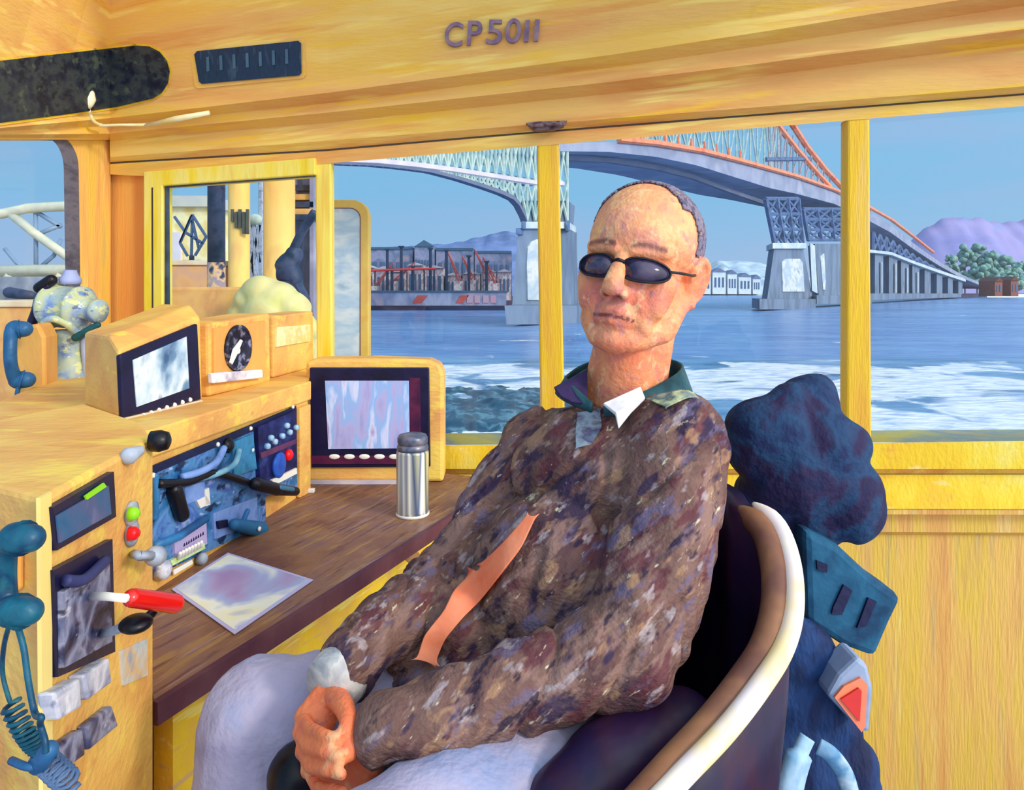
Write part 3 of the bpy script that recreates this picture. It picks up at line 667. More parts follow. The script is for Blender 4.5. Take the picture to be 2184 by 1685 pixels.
quadslab(CF, [(258, 1388), (314, 1362), (316, 1440), (264, 1462)], 0, .003).build('label_plate', mat('grey_label', ['#a9b4c6', '#c6c9c6', '#dcb98a', '#98a6c0'], 22), t)
for (x, y, m_) in ((276, 1096, GRN), (276, 1138, REDL)):
    o = MB().lathe(CF(x, y, 0), [(.016, 0), (.016, .006), (.011, .007)], 20, nC).build('lamp_ring', GREY, t, True)
    MB().lathe(CF(x, y, .006), [(.009, 0), (.008, .008), (.004, .012)], 16, nC).build('lamp_lens', m_, o, True)
MB().lathe(CF(322, 941, .004), [(.014, 0), (.015, .012), (.012, .022), (.006, .025)], 20, nC).build('black_knob', BLACK, t, True)
MB().cap(CF(276, 972, .006), CF(296, 962, .012), .011, .007).build('chrome_latch', GREY, t, True)
MB().tube([CF(286, 1182, .005), CF(296, 1185, .03), CF(326, 1186, .03)], .006, 8).cap(CF(330, 1186, .03), CF(334, 1186, .03), .013, .013).build('lever', GREY, t, True)
o = MB().tube([CF(190, 1272, .01), CF(225, 1272, .045), CF(268, 1276, .075)], .0045, 8).build('lever_shaft', WHITE, t, True)
MB().cap(CF(282, 1275, .075), CF(372, 1287, .10), .0095, .0105, 16, 5).build('lever_grip', RED, o, True, label='red lever grip')
o = MB().tube([CF(215, 1352, .01), CF(235, 1348, .03), CF(262, 1338, .055)], .005, 8).build('lever_shaft', GREY, t, True)
MB().ell(CF(290, 1330, .07), (.017, .017, .009)).build('lever_knob', BLACK, o, True, label='black lever knob')
MB().cap(CF(310, 1322, .07), CF(326, 1306, .075), .006, .005).build('lever_tip', BLACK, o, True)

# handset hung on the cabinet side
def handset(prefix, pts, r, m, lab, cord, cat='telephone handset'):
    t = thing('telephone_handset', lab, cat, pts[len(pts) // 2])
    c = smoothcurve(pts, 6)
    k = len(c); rs = []
    for i in range(k):
        u = i / (k - 1); rs.append(r * (.72 + .55 * abs(2 * u - 1) ** 3))
    MB().tube(c, rs, 14, True, 1.0).build('grip', m, t, True)
    for e in (pts[0], pts[-1]):
        MB().cap(V(e) - V((r * .5, 0, 0)), V(e) + V((r * .55, 0, 0)), r * 1.12, r * .98, 18, 6).build('ear_cup', m, t, True)
    return t
hs = [SF(48, 1148, .05), SF(30, 1146, .05), SF(16, 1165, .048), SF(12, 1225, .045), SF(16, 1280, .045), SF(28, 1306, .05), SF(44, 1304, .05)]
handset('', hs, .0125, TEAL, 'dark teal telephone handset hung on the left side of the yellow cabinet', None)
t = thing('handset_hook', 'orange hook block holding the dark teal handset on the cabinet', 'hook', SF(46, 1225, 0))
MB().prism([SF(26, 1175, 0), SF(54, 1172, 0), SF(54, 1255, 0), SF(26, 1262, 0)], SF.n * .04).build('block', ORG, t, bevel=.004)
# cords
pts = smoothcurve([SF(22, 1325, .05), SF(8, 1380, .045), SF(6, 1440, .04), SF(22, 1500, .04)], 6)
hel = []
a_, b_ = SF(22, 1500, .04), SF(92, 1600, .04)
for i in range(90):
    u = i / 89; p = a_.lerp(b_, u) + V((0, 0, -.008 * math.sin(u * math.pi)))
    an = u * 2 * math.pi * 11; hel.append(p + V((math.cos(an) * .007, math.sin(an) * .007, .003 * math.cos(an))))
o = MB().tube(pts + hel, .0022, 6).build('coiled_cord', TEAL, None, True); tag(o, 'dark teal coiled cord hanging lowest from the cabinet handset', 'cord')
pts = smoothcurve([SF(34, 1325, .05), SF(50, 1380, .05), SF(60, 1450, .05), SF(74, 1520, .05), SF(88, 1530, .06), SF(86, 1545, .05), SF(96, 1580, .05), SF(98, 1605, .05)], 6)
o = MB().tube(pts, .0028, 8).build('straight_cable', TEAL, None, True); tag(o, 'plain dark teal cord with a small loop, hanging straight beside the coiled one', 'cord')
t = thing('cable_plug', 'dark blue cable plug with tangled leads at the cabinet foot', 'plug', SF(95, 1625, .04))
MB().cap(SF(86, 1626, .04), SF(104, 1600, .04), .010, .008).build('plug_body', BHAND, t, True)
MB().tube(smoothcurve([SF(88, 1630, .04), SF(60, 1636, .05), SF(24, 1622, .05)]), .0035, 8).build('lead', BHAND, t, True)
pts = []
for i in range(60):
    u = i / 59; an = u * 2 * math.pi * 6
    pts.append(SF(100 + 48 * u, 1625 + 45 * u, .035) + V((math.cos(an) * .009, math.sin(an) * .009, math.sin(an) * .004)))
MB().tube(pts, .0022, 6).build('tangled_lead', mat('slate_lead', ['#3c5578', '#5f7698'], 20), t, True)

# =================================================================== LEFT LEDGE with phone and machine
ZL = .98
o = MB().prism([V((-.80, .95, ZL)), V((-.86, 1.30, ZL)), V((-1.16, 1.46, ZL)), V((-1.44, 2.2, ZL)), V((-1.50, 2.55, ZL)), V((-1.52, 2.2, ZL)), V((-1.45, 1.75, ZL)), V((-1.2, 1.1, ZL))], (0, 0, -.04)).build('window_ledge', mat('green_grey_ledge', ['#a7ad7c', '#c7b566', '#9db4c4', '#b8b27a'], 7, (1, 1, 1)))
tag(o, 'green-grey ledge under the left window behind the cabinet', 'ledge')
lb = onz(90, 842, ZL)
t = thing('wall_telephone', 'orange telephone box on the ledge under the left window', 'telephone', lb)
q0 = [P(x, y, 2.0) for x, y in ((44, 696), (82, 690), (96, 720), (98, 850), (30, 856), (30, 740))]
MB().prism(q0, (-.04, .12, 0)).build('casing', ORG, t, bevel=.01)
hs = [P(42, 702, 1.93), P(26, 706, 1.92), P(22, 735, 1.9), P(23, 775, 1.9), P(32, 805, 1.92), P(48, 810, 1.93)]
handset('', hs, .022, BHAND, 'blue telephone handset on the orange telephone by the left window', None)
o = MB().tube(smoothcurve([P(40, 825, 1.92), P(36, 845, 1.92), P(38, 872, 1.93)]), .006, 8).build('short_cord', BHAND, None, True); tag(o, 'short blue cord running down from the window handset', 'cord')
c = P(150, 872, 2.02); c = onz(150, 868, ZL)
K = c.y / 1500
t = thing('searchlight_control', 'pale blue metal machine with black handles on the ledge at the left window', 'machine', c)
MB().lathe(c, [(52 * K, 0), (50 * K, 18 * K), (44 * K, 60 * K), (30 * K, 90 * K), (24 * K, 120 * K), (30 * K, 150 * K), (34 * K, 165 * K)], 24).build('pedestal', BODYPALE, t, True)
def cp(dx, dy, dz=0): return c + V((dx * K, dz * K, dy * K))
MB().lathe(cp(-42, 218), [(30 * K, -4 * K), (46 * K, 0), (50 * K, 8 * K), (46 * K, 14 * K), (44 * K, 62 * K), (48 * K, 66 * K), (48 * K, 74 * K), (36 * K, 80 * K), (22 * K, 84 * K), (20 * K, 104 * K), (26 * K, 108 * K), (24 * K, 120 * K)], 24, (1, -.15, -.12)).build('head', BODYPALE, t, True)
MB().tube(smoothcurve([cp(-34, 150, -12), cp(-30, 176, -40), cp(-6, 190, -50), cp(22, 178, -44), cp(26, 150, -12)]), 8 * K, 8).build('yoke', BODYPALE, t, True)
MB().lathe(cp(0, 262), [(20 * K, 0), (22 * K, 10 * K), (14 * K, 22 * K), (12 * K, 30 * K)], 16).build('vent', mat('lilac_vent', ['#8f9ccc', '#a9b4dc'], 12), t, True)
MB().tube(smoothcurve([cp(-70, 175, -20), cp(-56, 205, -24), cp(-46, 236, -26), cp(-30, 262, -26)]), [9 * K, 9 * K] + [10 * K] * 17, 8).build('handle', NAVY, t, True)
MB().cap(cp(-48, 254, -26), cp(-24, 270, -26), 12 * K, 12 * K).build('handle_grip', BLACK, t, True)
MB().cap(cp(30, 150, -30), cp(72, 176, -24), 8 * K, 7 * K).build('lever', mat('deep_teal', ['#0f4450', '#1c5a60'], 20), t, True)
MB().tube([cp(40, 0), cp(44, 90), cp(38, 150)], 16 * K, 12).build('side_tube', mat('lilac_tube', ['#a9b4dc', '#c4cbe4'], 12), t, True)

# =================================================================== THE MAN
SK = mat('skin', ['#a8828c', '#c09078', '#d29c78', '#e6b690', '#be8880', '#d6a27a'], 34, rough=.5, bump=.25, bscale=160, distort=0.35, contrast=(.28, .72), attr='tone')
dabs(SK, [('#f4c48e', 38, (1, 1, 1), (0, 0, 0), .58, .55), ('#a8707e', 44, (1, 1, 1), (0, 0, 0), .61, .5), ('#dd7a4c', 40, (1, 1, 1), (0, 0, 0), .61, .5)])
H0 = V((.183, 1.0, 1.382))
yaw = math.radians(27); roll = math.radians(8); pit = math.radians(4)
M0 = Matrix.Rotation(roll, 3, 'Y') @ Matrix.Rotation(-yaw, 3, 'Z') @ Matrix.Rotation(math.pi, 3, 'Z') @ Matrix.Rotation(pit, 3, 'X')
# local: x = person's left-right, y = forward, z = up
def hp(x, y, z): return H0 + M0 @ V((x, y, z))
mb = MB()
def E(c, r, **k): mb.ell(hp(*c), r, M0, **k)
def Cp(a, b, r0, r1=None): mb.cap(hp(*a), hp(*b), r0, r1 if r1 is not None else r0)
E((0, -.012, .040), (.078, .096, .080), n=32, m=20)
E((0, .020, .030), (.071, .072, .064), n=28, m=16)
E((0, .020, -.040), (.066, .068, .080), n=28, m=16)
E((0, .024, -.078), (.055, .056, .044), n=28, m=16)
E((0, -.03, -.03), (.066, .06, .06))
for s in (-1, 1):
    Cp((s * .060, -.002, -.045), (s * .052, .018, -.085), .017, .018)
    Cp((s * .050, .020, -.088), (s * .020, .064, -.108), .018, .018)
    Cp((s * .046, .052, -.030), (s * .040, .058, -.060), .024, .022)
    Cp((s * .05, .062, .012), (s * .012, .082, .008), .011, .011)
    E((s * .031, .066, -.014), (.018, .015, .014))
    Cp((s * .013, .094, -.052), (s * .012, .088, -.047), .0085)
    Cp((s * .03, .070, -.062), (s * .034, .062, -.09), .015, .014)
    # ear
    mb.ell(hp(s * .073, -.015, -.010), (.012, .020, .034), M0 @ Matrix.Rotation(s * .35, 3, 'Z'))
    er = [(.074, .002, -.010), (.079, -.002, .010), (.084, -.014, .020), (.088, -.028, .012), (.087, -.033, -.008), (.082, -.025, -.030), (.076, -.010, -.044)]
    for a, b in zip(er, er[1:]): Cp((s * a[0], a[1], a[2]), (s * b[0], b[1], b[2]), .0055)
    Cp((s * .076, -.008, -.046), (s * .075, -.006, -.040), .008)
E((0, .068, -.112), (.028, .022, .018))
Cp((0, .084, .000), (0, .105, -.040), .0095, .0135)
E((0, .104, -.046), (.0155, .013, .011))
E((0, .076, -.078), (.030, .018, .026))
for a, b in (((-.028, .080, -.080), (-.008, .0935, -.0735)), ((-.008, .0935, -.0735), (.008, .0935, -.0735)), ((.008, .0935, -.0735), (.028, .080, -.080))): Cp(a, b, .0036, .0042)
for a, b in (((-.023, .080, -.087), (0, .091, -.0885)), ((0, .091, -.0885), (.023, .080, -.087))): Cp(a, b, .0046, .0054)
# neck, torso (under the clothes)
NB = V((.163, 1.03, 1.195))
mb.cap(hp(0, -.035, -.045), NB, .054, .060, 24)
mb.cap(hp(0, .022, -.085), NB + V((-.005, -.03, -.005)), .034, .044, 18)
PEL = V((.05, .90, .80)); CH = V((.125, 1.0, 1.08))
mb.cap(NB + V((0, .01, -.03)), CH + V((0, .02, -.02)), .058, .07, 20); mb.cap(CH + V((0, .02, -.02)), PEL, .07, .09, 20)
SN, EN, WN = P(1440, 945, .92), P(1345, 1390, .76), P(825, 1560, .71)
SF_, EF, WF = P(1150, 950, 1.08), P(968, 1225, 1.0), P(728, 1440, .80)
mb.cap(NB + V((0, .01, -.055)), SN + V((0, 0, -.02)), .035, .035); mb.cap(NB + V((0, .01, -.055)), SF_ + V((0, 0, -.02)), .035, .035)
mb.cap(SN, EN, .042, .035); mb.cap(EN, WN, .036, .024)
mb.cap(SF_, EF, .042, .035); mb.cap(EF, WF, .036, .024)
HN, KN, AN = V((.08, .80, .81)), V((-.20, .53, .835)), V((-.25, .47, .36))
HF, KF, AF = V((.0, .94, .79)), P(556, 1532, .87), V((-.335, .80, .34))
mb.cap(PEL, HN, .09, .08); mb.cap(PEL, HF, .09, .08)
mb.cap(HN, KN, .068, .045); mb.cap(HF, KF, .068, .045)
mb.cap(KN, AN, .045, .035); mb.cap(KF, AF, .045, .035)
# hands: palm of four metacarpals, four bent fingers, a thumb
def hand(wrist, kn, fing, thumb, rk=.0100, rf=.0083):
    w0 = V(wrist)
    for k in kn:
        mb.cap(w0 + (V(k) - w0) * .12, k, .015, rk)
    for a, b in zip(kn, kn[1:]): mb.cap((w0 + V(a)) / 2, (V(b) + w0) / 2, .012, .012)
    for k, f in zip(kn, fing):
        pr = V(k); r = rf
        for q in f: mb.cap(pr, q, r, r * .93); pr = V(q); r *= .93
    pr = V(thumb[0]); r = .013
    for q in thumb[1:]: mb.cap(pr, q, r, r * .86); pr = V(q); r *= .86
h = P
knF = [h(644, 1528, .770), h(640, 1562, .757), h(646, 1602, .746), h(658, 1642, .738)]
fgF = [[h(660, 1552, .733), h(688, 1566, .704), h(712, 1574, .693)], [h(656, 1594, .718), h(690, 1604, .690), h(722, 1612, .679)],
       [h(662, 1636, .707), h(698, 1644, .681), h(730, 1652, .671)], [h(676, 1678, .702), h(708, 1684, .680), h(734, 1690, .671)]]
thF = [h(716, 1484, .775), h(734, 1508, .735), h(744, 1534, .712), h(738, 1556, .700)]
hand(WF, knF, fgF, thF, .0092, .0071)
knN = [h(738, 1620, .745), h(736, 1650, .735), h(742, 1684, .730), h(752, 1716, .730)]
fgN = [[h(706, 1640, .745), h(684, 1660, .765), h(676, 1676, .785)], [h(702, 1676, .735), h(680, 1696, .755), h(672, 1712, .77)],
       [h(708, 1710, .73), h(688, 1730, .745), h(680, 1744, .76)], [h(722, 1744, .73), h(702, 1762, .745), h(694, 1776, .755)]]
thN = [h(790, 1570, .715), h(760, 1590, .700), h(742, 1604, .690), h(732, 1612, .686)]
hand(WN, knN, fgN, thN)
man, bvh_body = remesh(mb, 'person', .0026, 9, SK, None, None, .5)
tag(man, 'man with cropped grey hair and dark sunglasses seated in brown plaid jacket and grey trousers', 'person')
# tones: lips, stubble, cheeks, brows (skin's own colours); nostrils and mouth line get painted shade
ca = man.data.color_attributes.new('tone', 'FLOAT_COLOR', 'POINT')
MI = M0.inverted()
def blendc(a, b, t): return tuple(x + (y - x) * t for x, y in zip(a, b))
base = lin('#e2a67e')[:3]; rosy = lin('#bf5f62')[:3]; grey = lin('#a58a8c')[:3]; pale = lin('#f0c294')[:3]; hnd = lin('#ee8a62')[:3]; brow = lin('#6a504c')[:3]; hot = lin('#d87a58')[:3]
crease_shade = lin('#5a3038')[:3]; mauve = lin('#b07f90')[:3]
for i, v in enumerate(man.data.vertices):
    q = MI @ (v.co - H0); c = base
    def g(cx, cy, cz, r): return max(0., 1 - ((q - V((cx, cy, cz))).length / r) ** 2)
    if q.z > -.2:
        if q.z > .02: c = blendc(c, pale, .5)
        c = blendc(c, hot, .35 * max(0, noise.noise(q * 22 + V((3, 1, 8)))) * 2)
        c = blendc(c, mauve, .5 * max(0, noise.noise(q * 26 + V((9, 4, 2)))) * 2)
        for s in (-1, 1):
            c = blendc(c, rosy, .65 * g(s * .032, .078, -.056, .028))
            c = blendc(c, brow, .8 * max(0, 1 - abs(q.z - .017 + .004 * abs(abs(q.x) - .03) / .03 + .001 * noise.noise(q * 200)) / .0065) * (1 if (.010 < abs(q.x) < .054 and q.y > .05) else 0))
            c = blendc(c, hot, .6 * g(s * .080, -.015, -.012, .034))
            c = blendc(c, crease_shade, 1.0 * g(s * .0075, .102, -.0565, .0085))
        c = blendc(c, grey, .4 * (1 if (q.y > .05 and -.071 < q.z < -.060) else 0) * max(0, 1 - abs(q.x) / .03))
        c = blendc(c, grey, .3 * g(0, .07, -.112, .04))
        if abs(q.x) < .027 and q.y > .07 and -.094 < q.z < -.070: c = blendc(c, rosy, .45)
        if abs(q.x) < .028 and q.y > .07 and abs(q.z + .081 + abs(q.x) * .06) < .0026: c = blendc(c, crease_shade, .85)
        if q.z < -.115: c = blendc(c, hot, .35)
    if v.co.z < 1.0: c = hnd
    ca.data[i].color = (*c, 1)
# hair: short cropped cap
mb = MB(); E((0, -.0135, .0415), (.0805, .0985, .0825), n=160, m=100)
keep = []
for f in mb.f:
    c = MI @ (sum((mb.v[i] for i in f), V()) / len(f) - H0)
    ln = .030 if c.z > .08 else (.018 - (.08 - c.z) * .25)
    ln += .012 * (abs(c.x) / .08) ** 2 * (1 if c.z > .08 else 0) + .004 * noise.noise(c * 90)
    if c.y < ln and c.z > -.035 + (.03 if c.y > -.03 else 0) and not (abs(c.x) > .07 and c.y > -.035 and c.z < .02): keep.append(f)
hb = MB(); hb.v = [v + (v - hp(0, -.013, .04)).normalized() * .0012 * noise.noise(v * 300) for v in mb.v]; hb.f = keep; hb.mi = [0] * len(keep)
HAIR = mat('cropped_grey_hair', ['#5c5a78', '#7d7a94', '#8f7f8c', '#4c4a68', '#a38c84'], 70, rough=.8, bump=.5, bscale=400)
ho = hb.build('hair', HAIR, man, True); sm = ho.modifiers.new('s', 'SOLIDIFY'); sm.thickness = .0025; sm.offset = -1
# clothing --------------------------------------------------------
JK = mat('brown_plaid_flannel', ['#46303a', '#62443f', '#785a50', '#6c4c46'], 9, (1, 1, 1.4), rough=.85, bump=.4, bscale=120, distort=.2, contrast=(.3, .7))
RO = (.2, .75, .3)
dabs(JK, [('#8c6c62', 16, (1, 1, 2.6), RO, .52, .8), ('#5a2a34', 15, (1, 1, 2.8), RO, .545, .8), ('#2a2040', 13, (1, 1, 2.6), RO, .555, .85), ('#665c78', 17, (1, 1, 2.6), RO, .565, .7),
          ('#a07a5c', 20, (1, 1, 2.4), RO, .585, .75), ('#a89a9c', 21, (1, 1, 2.6), RO, .60, .75), ('#1c1430', 24, (1, 1, 2.4), RO, .61, .85), ('#cfc6a8', 40, (1, 1, 3), RO, .655, .8)])
mb = MB()
shv = (SN - SF_).normalized(); 
mb.cap(NB + V((0, .03, -.135)), CH, .070, .105, 24)
TM = Matrix((V((.62, -.78, .1)).normalized(), V((.78, .62, 0)).normalized(), V((-.1, 0, 1)).normalized())).transposed()
mb.ell(CH + V((0, 0, -.01)), (.150, .112, .105), TM, 28, 18)
mb.ell((CH + PEL) / 2 + V((-.02, -.02, -.01)), (.138, .12, .15), TM, 28, 18)
mb.ell(PEL + V((-.01, .0, .035)), (.145, .13, .10), TM, 28, 18)
mb.ell(P(930, 1425, .90), (.075, .06, .055), TM); mb.ell(P(985, 1350, .92), (.075, .07, .07), TM)
mb.cap(NB + V((.03, .03, -.062)), SN + V((0, 0, -.01)), .050, .060, 20); mb.cap(NB + V((-.02, .03, -.064)), SF_ + V((0, 0, -.01)), .053, .056, 20)
mb.cap(SN, (SN + EN) / 2 + V((.010, .0, 0)), .063, .060, 20); mb.cap((SN + EN) / 2 + V((.010, 0, 0)), EN, .060, .052, 20)
m_ = EN.lerp(WN, .5) + V((0, 0, .0))
mb.cap(EN, m_, .050, .040, 20); mb.cap(m_, WN + V((.004, 0, 0)), .040, .034, 20)
mb.cap(SF_, (SF_ + EF) / 2, .058, .053, 20); mb.cap((SF_ + EF) / 2, EF, .053, .048, 20)
mb.cap(EF, WF + V((.006, .01, .012)), .048, .032, 20)
def folds(p, n):
    u = p.x * .62 + p.z * .70 + p.y * .2; vv = p.x * .75 - p.z * .60
    big = noise.noise(V((vv * 17, u * 4.5, p.y * 6)))
    crease = -.008 * max(0, 1 - abs(big) / .10) + .006 * abs(big)
    a = p.x * .8 + p.z * -.35 + p.y * .4; bq = p.x * .5 + p.z * .8
    f = noise.noise(V((a * 26, bq * 7, p.y * 9))); g_ = noise.noise(p * 38)
    return .0060 * (1 - abs(f) * 2.4) + .0035 * g_ + crease
jk, bvh_j = remesh(mb, 'plaid_jacket', .005, 5, JK, man, folds)
# sleeve bunch near wrist of the far arm, cuffs
TR = mat('lilac_grey_trousers', ['#8f88a4', '#9f98b2', '#a9a2ba', '#8f9ac0', '#b0a2a8'], 7, (1, 1, 1), rough=.85, bump=.3, bscale=90, distort=0.42)
mb = MB()
mb.ell(PEL + V((0, 0, -.02)), (.15, .14, .10), TM)
for a, b, c, r in ((HN, KN, AN, .082), (HF, KF, AF, .078)):
    mb.cap(a, b, r + .006, r - .008, 22); mb.cap(b, c, r - .006, .055, 22)
def tf(p, n): return .005 * noise.noise(p * 14) + .0025 * (1 - abs(noise.noise(V((p.x * 20, p.y * 20, p.z * 6)))) * 3)
remesh(mb, 'trousers', .006, 5, TR, man, tf)
def onsurf(bvh, px, py, off=.002, maxd=3):
    r = V(((px - CX) / F, 1, -(py - HY) / F)).normalized(); hit = bvh.ray_cast(V((0, 0, EZ)), r, maxd)
    if hit[0] is None: return None
    return hit[0] - r * off
def surfstrip(bvh, left, right, name, m, parent, off=.003, nrow=40, ncol=6, th=.002):
    """cloth patch laid over a body surface between two pixel polylines"""
    def samp(pl, u):
        t = u * (len(pl) - 1); i = min(int(t), len(pl) - 2); f = t - i
        return (pl[i][0] + (pl[i + 1][0] - pl[i][0]) * f, pl[i][1] + (pl[i + 1][1] - pl[i][1]) * f)
    grid = []
    for i in range(nrow + 1):
        a, b = samp(left, i / nrow), samp(right, i / nrow); rw = []
        for j in range(ncol + 1):
            f = j / ncol; p = onsurf(bvh, a[0] + (b[0] - a[0]) * f, a[1] + (b[1] - a[1]) * f, off)
            rw.append(p)
        grid.append(rw)
    for it in range(24 if ncol > 2 else 3):
        ng = [r[:] for r in grid]
        for i in range(nrow + 1):
            for j in range(ncol + 1):
                if grid[i][j] is None: continue
                nb = [grid[a_][b_] for a_, b_ in ((i - 1, j), (i + 1, j), (i, j - 1), (i, j + 1)) if 0 <= a_ <= nrow and 0 <= b_ <= ncol and grid[a_][b_] is not None and (grid[a_][b_] - grid[i][j]).length < .04]
                if len(nb) > 2: ng[i][j] = grid[i][j].lerp(sum(nb, V()) / len(nb), .5)
        grid = ng
    mb = MB()
    for i in range(nrow):
        for j in range(ncol):
            q = [grid[i][j], grid[i][j + 1], grid[i + 1][j + 1], grid[i + 1][j]]
            if any(x is None for x in q): continue
            if max((q[0] - q[2]).length, (q[1] - q[3]).length) > .05: continue
            mb.add(q, [(0, 1, 2, 3)])
    o = mb.build(name, m, parent, True)
    bm = bmesh.new(); bm.from_mesh(o.data); bmesh.ops.remove_doubles(bm, verts=bm.verts, dist=1e-5); bmesh.ops.recalc_face_normals(bm, faces=bm.faces); bm.to_mesh(o.data); bm.free()
    s = o.modifiers.new('s', 'SOLIDIFY'); s.thickness = th; s.offset = 0
    if ncol < 3: q = o.modifiers.new('q', 'SUBSURF'); q.levels = q.render_levels = 2
    return o
SHIRT = mat('salmon_orange_shirt', ['#e2603c', '#f07a52', '#f29068', '#ee8a58'], 12, rough=.8, bump=.2)
surfstrip(bvh_j, [(1126, 1092), (1062, 1152), (1004, 1204), (948, 1250), (932, 1300), (888, 1352), (874, 1408)], [(1150, 1096), (1126, 1172), (1082, 1234), (1040, 1294), (1002, 1322), (964, 1368), (938, 1426)], 'shirt_front', SHIRT, man, .018, 90, 8)
# collar
CTE = mat('dark_teal_collar', ['#173a44', '#24505a', '#3d5f66', '#1a2a48'], 24, rough=.8)
CIN = mat('collar_lining', ['#261a44', '#3a2c56', '#2c2040'], 24, rough=.85)
CW = mat('lit_collar_tip', ['#d9d3d6', '#f2eee6', '#a9a6b6'], 18, rough=.8)  # lit tip of the collar, its brightness put into the colour
def sheet(pts, name, m, parent, th=.005, sub=0):
    o = MB().add(pts, [tuple(range(len(pts)))]).build(name, m, parent, False)
    s = o.modifiers.new('s', 'SOLIDIFY'); s.thickness = th; s.offset = 0
    b = o.modifiers.new('b', 'BEVEL'); b.width = .0015; b.segments = 2
    return o
def band(a, b, name, m, parent, th=.004):
    n = len(a); mb = MB(); mb.add(list(a) + list(b), [(i, i + 1, n + i + 1, n + i) for i in range(n - 1)])
    o = mb.build(name, m, parent, True); s = o.modifiers.new('s', 'SOLIDIFY'); s.thickness = th; s.offset = 0; return o
def sc3(pts): return smoothcurve(pts, 5)
# standing collar round the neck (back) then two lapels
top = sc3([P(1262, 858, .955), P(1236, 836, .97), P(1212, 812, 1.0), P(1212, 800, 1.05), P(1262, 772, 1.10), P(1370, 758, 1.12), P(1440, 770, 1.09), P(1452, 788, 1.03), P(1400, 822, .97), P(1330, 852, .945), P(1286, 866, .94)])
bot = sc3([P(1262, 880, .955), P(1226, 866, .98), P(1196, 850, 1.01), P(1190, 836, 1.06), P(1250, 840, 1.12), P(1370, 850, 1.14), P(1462, 850, 1.10), P(1478, 850, 1.02), P(1430, 868, .965), P(1350, 886, .935), P(1290, 888, .935)])
band(top, bot, 'collar', [CTE], man)
# far lapel: teal outside edge, dark lining facing us
band(sc3([P(1252, 786, 1.02), P(1218, 806, 1.0), P(1182, 826, .99)]), sc3([P(1250, 800, 1.018), P(1222, 822, .995), P(1190, 846, .985)]), 'collar_fold', CTE, man)
sheet([P(1182, 828, .985), P(1252, 790, 1.01), P(1254, 864, .965), P(1218, 858, .965), P(1196, 846, .97)], 'collar_lining', CIN, man)
sheet([P(1366, 826, .935), P(1286, 862, .915), P(1312, 884, .895), P(1319, 914, .885), P(1346, 880, .90), P(1376, 850, .915)], 'collar_tip', CW, man)
surfstrip(bvh_j, [(1376, 852), (1420, 830), (1446, 800)], [(1420, 872), (1468, 850), (1490, 850)], 'collar_shoulder', mat('moss_collar', ['#7d8f8a', '#c6cf9a', '#4c6468', '#a3a890'], 30, rough=.8), man, .012, 40, 20)
surfstrip(bvh_j, [(1228, 878), (1222, 920), (1226, 960)], [(1284, 870), (1290, 910), (1262, 950)], 'placket', mat('slate_placket', ['#5b6f84', '#47405c', '#8494a0', '#5c4a54'], 36, rough=.8), man, .009, 40, 20)
# far cuff (pale) and a ring coloured dark as the sleeve's shaded hollow
dF = (WF - EF).normalized()
MB().tube([WF - dF * .012, WF + dF * .008, WF + dF * .026], [.036, .037, .033], 24, flat=.85).build('shirt_cuff', mat('pale_cuff', ['#a09ea4', '#c9c4be', '#7c8590'], 30, rough=.8), man, True, label='pale cuff')
MB().tube([WF - dF * .022, WF - dF * .008], [.0385, .040], 24, flat=.85).build('sleeve_hollow', mat('sleeve_hollow_shade', ['#2a2038', '#4a3440', '#3a3c54'], 24), man, True, label='dark ring for the sleeve hollow')
# sunglasses
t = thing('sunglasses', 'narrow dark sunglasses worn by the seated man', 'sunglasses', hp(0, .09, .005))
LENS = mat('dark_lens', ['#1c1430', '#352a48', '#4a3f58', '#1c1430'], 40, rough=.12, spec=.6, bump=0)
def lens(s):
    pts = []
    for k in range(24):
        a = 2 * math.pi * k / 24; x = math.cos(a); z = math.sin(a)
        lx = .033 + x * .029; x = math.copysign(abs(x) ** .72, x); z = math.copysign(abs(z) ** .8, z); lx = .034 + x * .029; lz = -.016 + z * (.0140 if z > 0 else .0160) * (1 - .14 * x)
        if z > 0: lz -= .002 * (x - .2) ** 2
        ly = .0985 - 7.0 * lx * lx
        pts.append((s * lx, ly, lz))
    return pts
fr = MB()
for s in (-1, 1):
    pp = lens(s); n = len(pp)
    mb = MB(); ctr = hp(s * .034, .0985 - 7.0 * .034 ** 2 + .003, -.016)
    vs = [hp(*p) for p in pp]; vb = [v - (M0 @ V((0, .002, 0))) for v in vs]
    mb.add(vs + [ctr] + vb, [(i, (i + 1) % n, n) for i in range(n)] + [(i, (i + 1) % n, (i + 1) % n + n + 1, i + n + 1) for i in range(n)])
    mb.build('lens', LENS, t, True)
    fr.tube(vs + [vs[0]], .0017, 8, False)
    e = pp[0]
    tp = [hp(e[0], e[1], e[2] + .003), hp(s * .073, .045, -.010), hp(s * .078, .02, -.008), hp(s * .079, -.006, -.004), hp(s * .079, -.014, -.008)]
    MB().tube(smoothcurve(tp), .0019, 8, flat=.8).build('temple', BLACK, t, True)
fr.tube([hp(-.008, .098, -.010), hp(0, .102, -.008), hp(.008, .098, -.010)], .0024, 8)
fr.build('frame', BLACK, t, True)

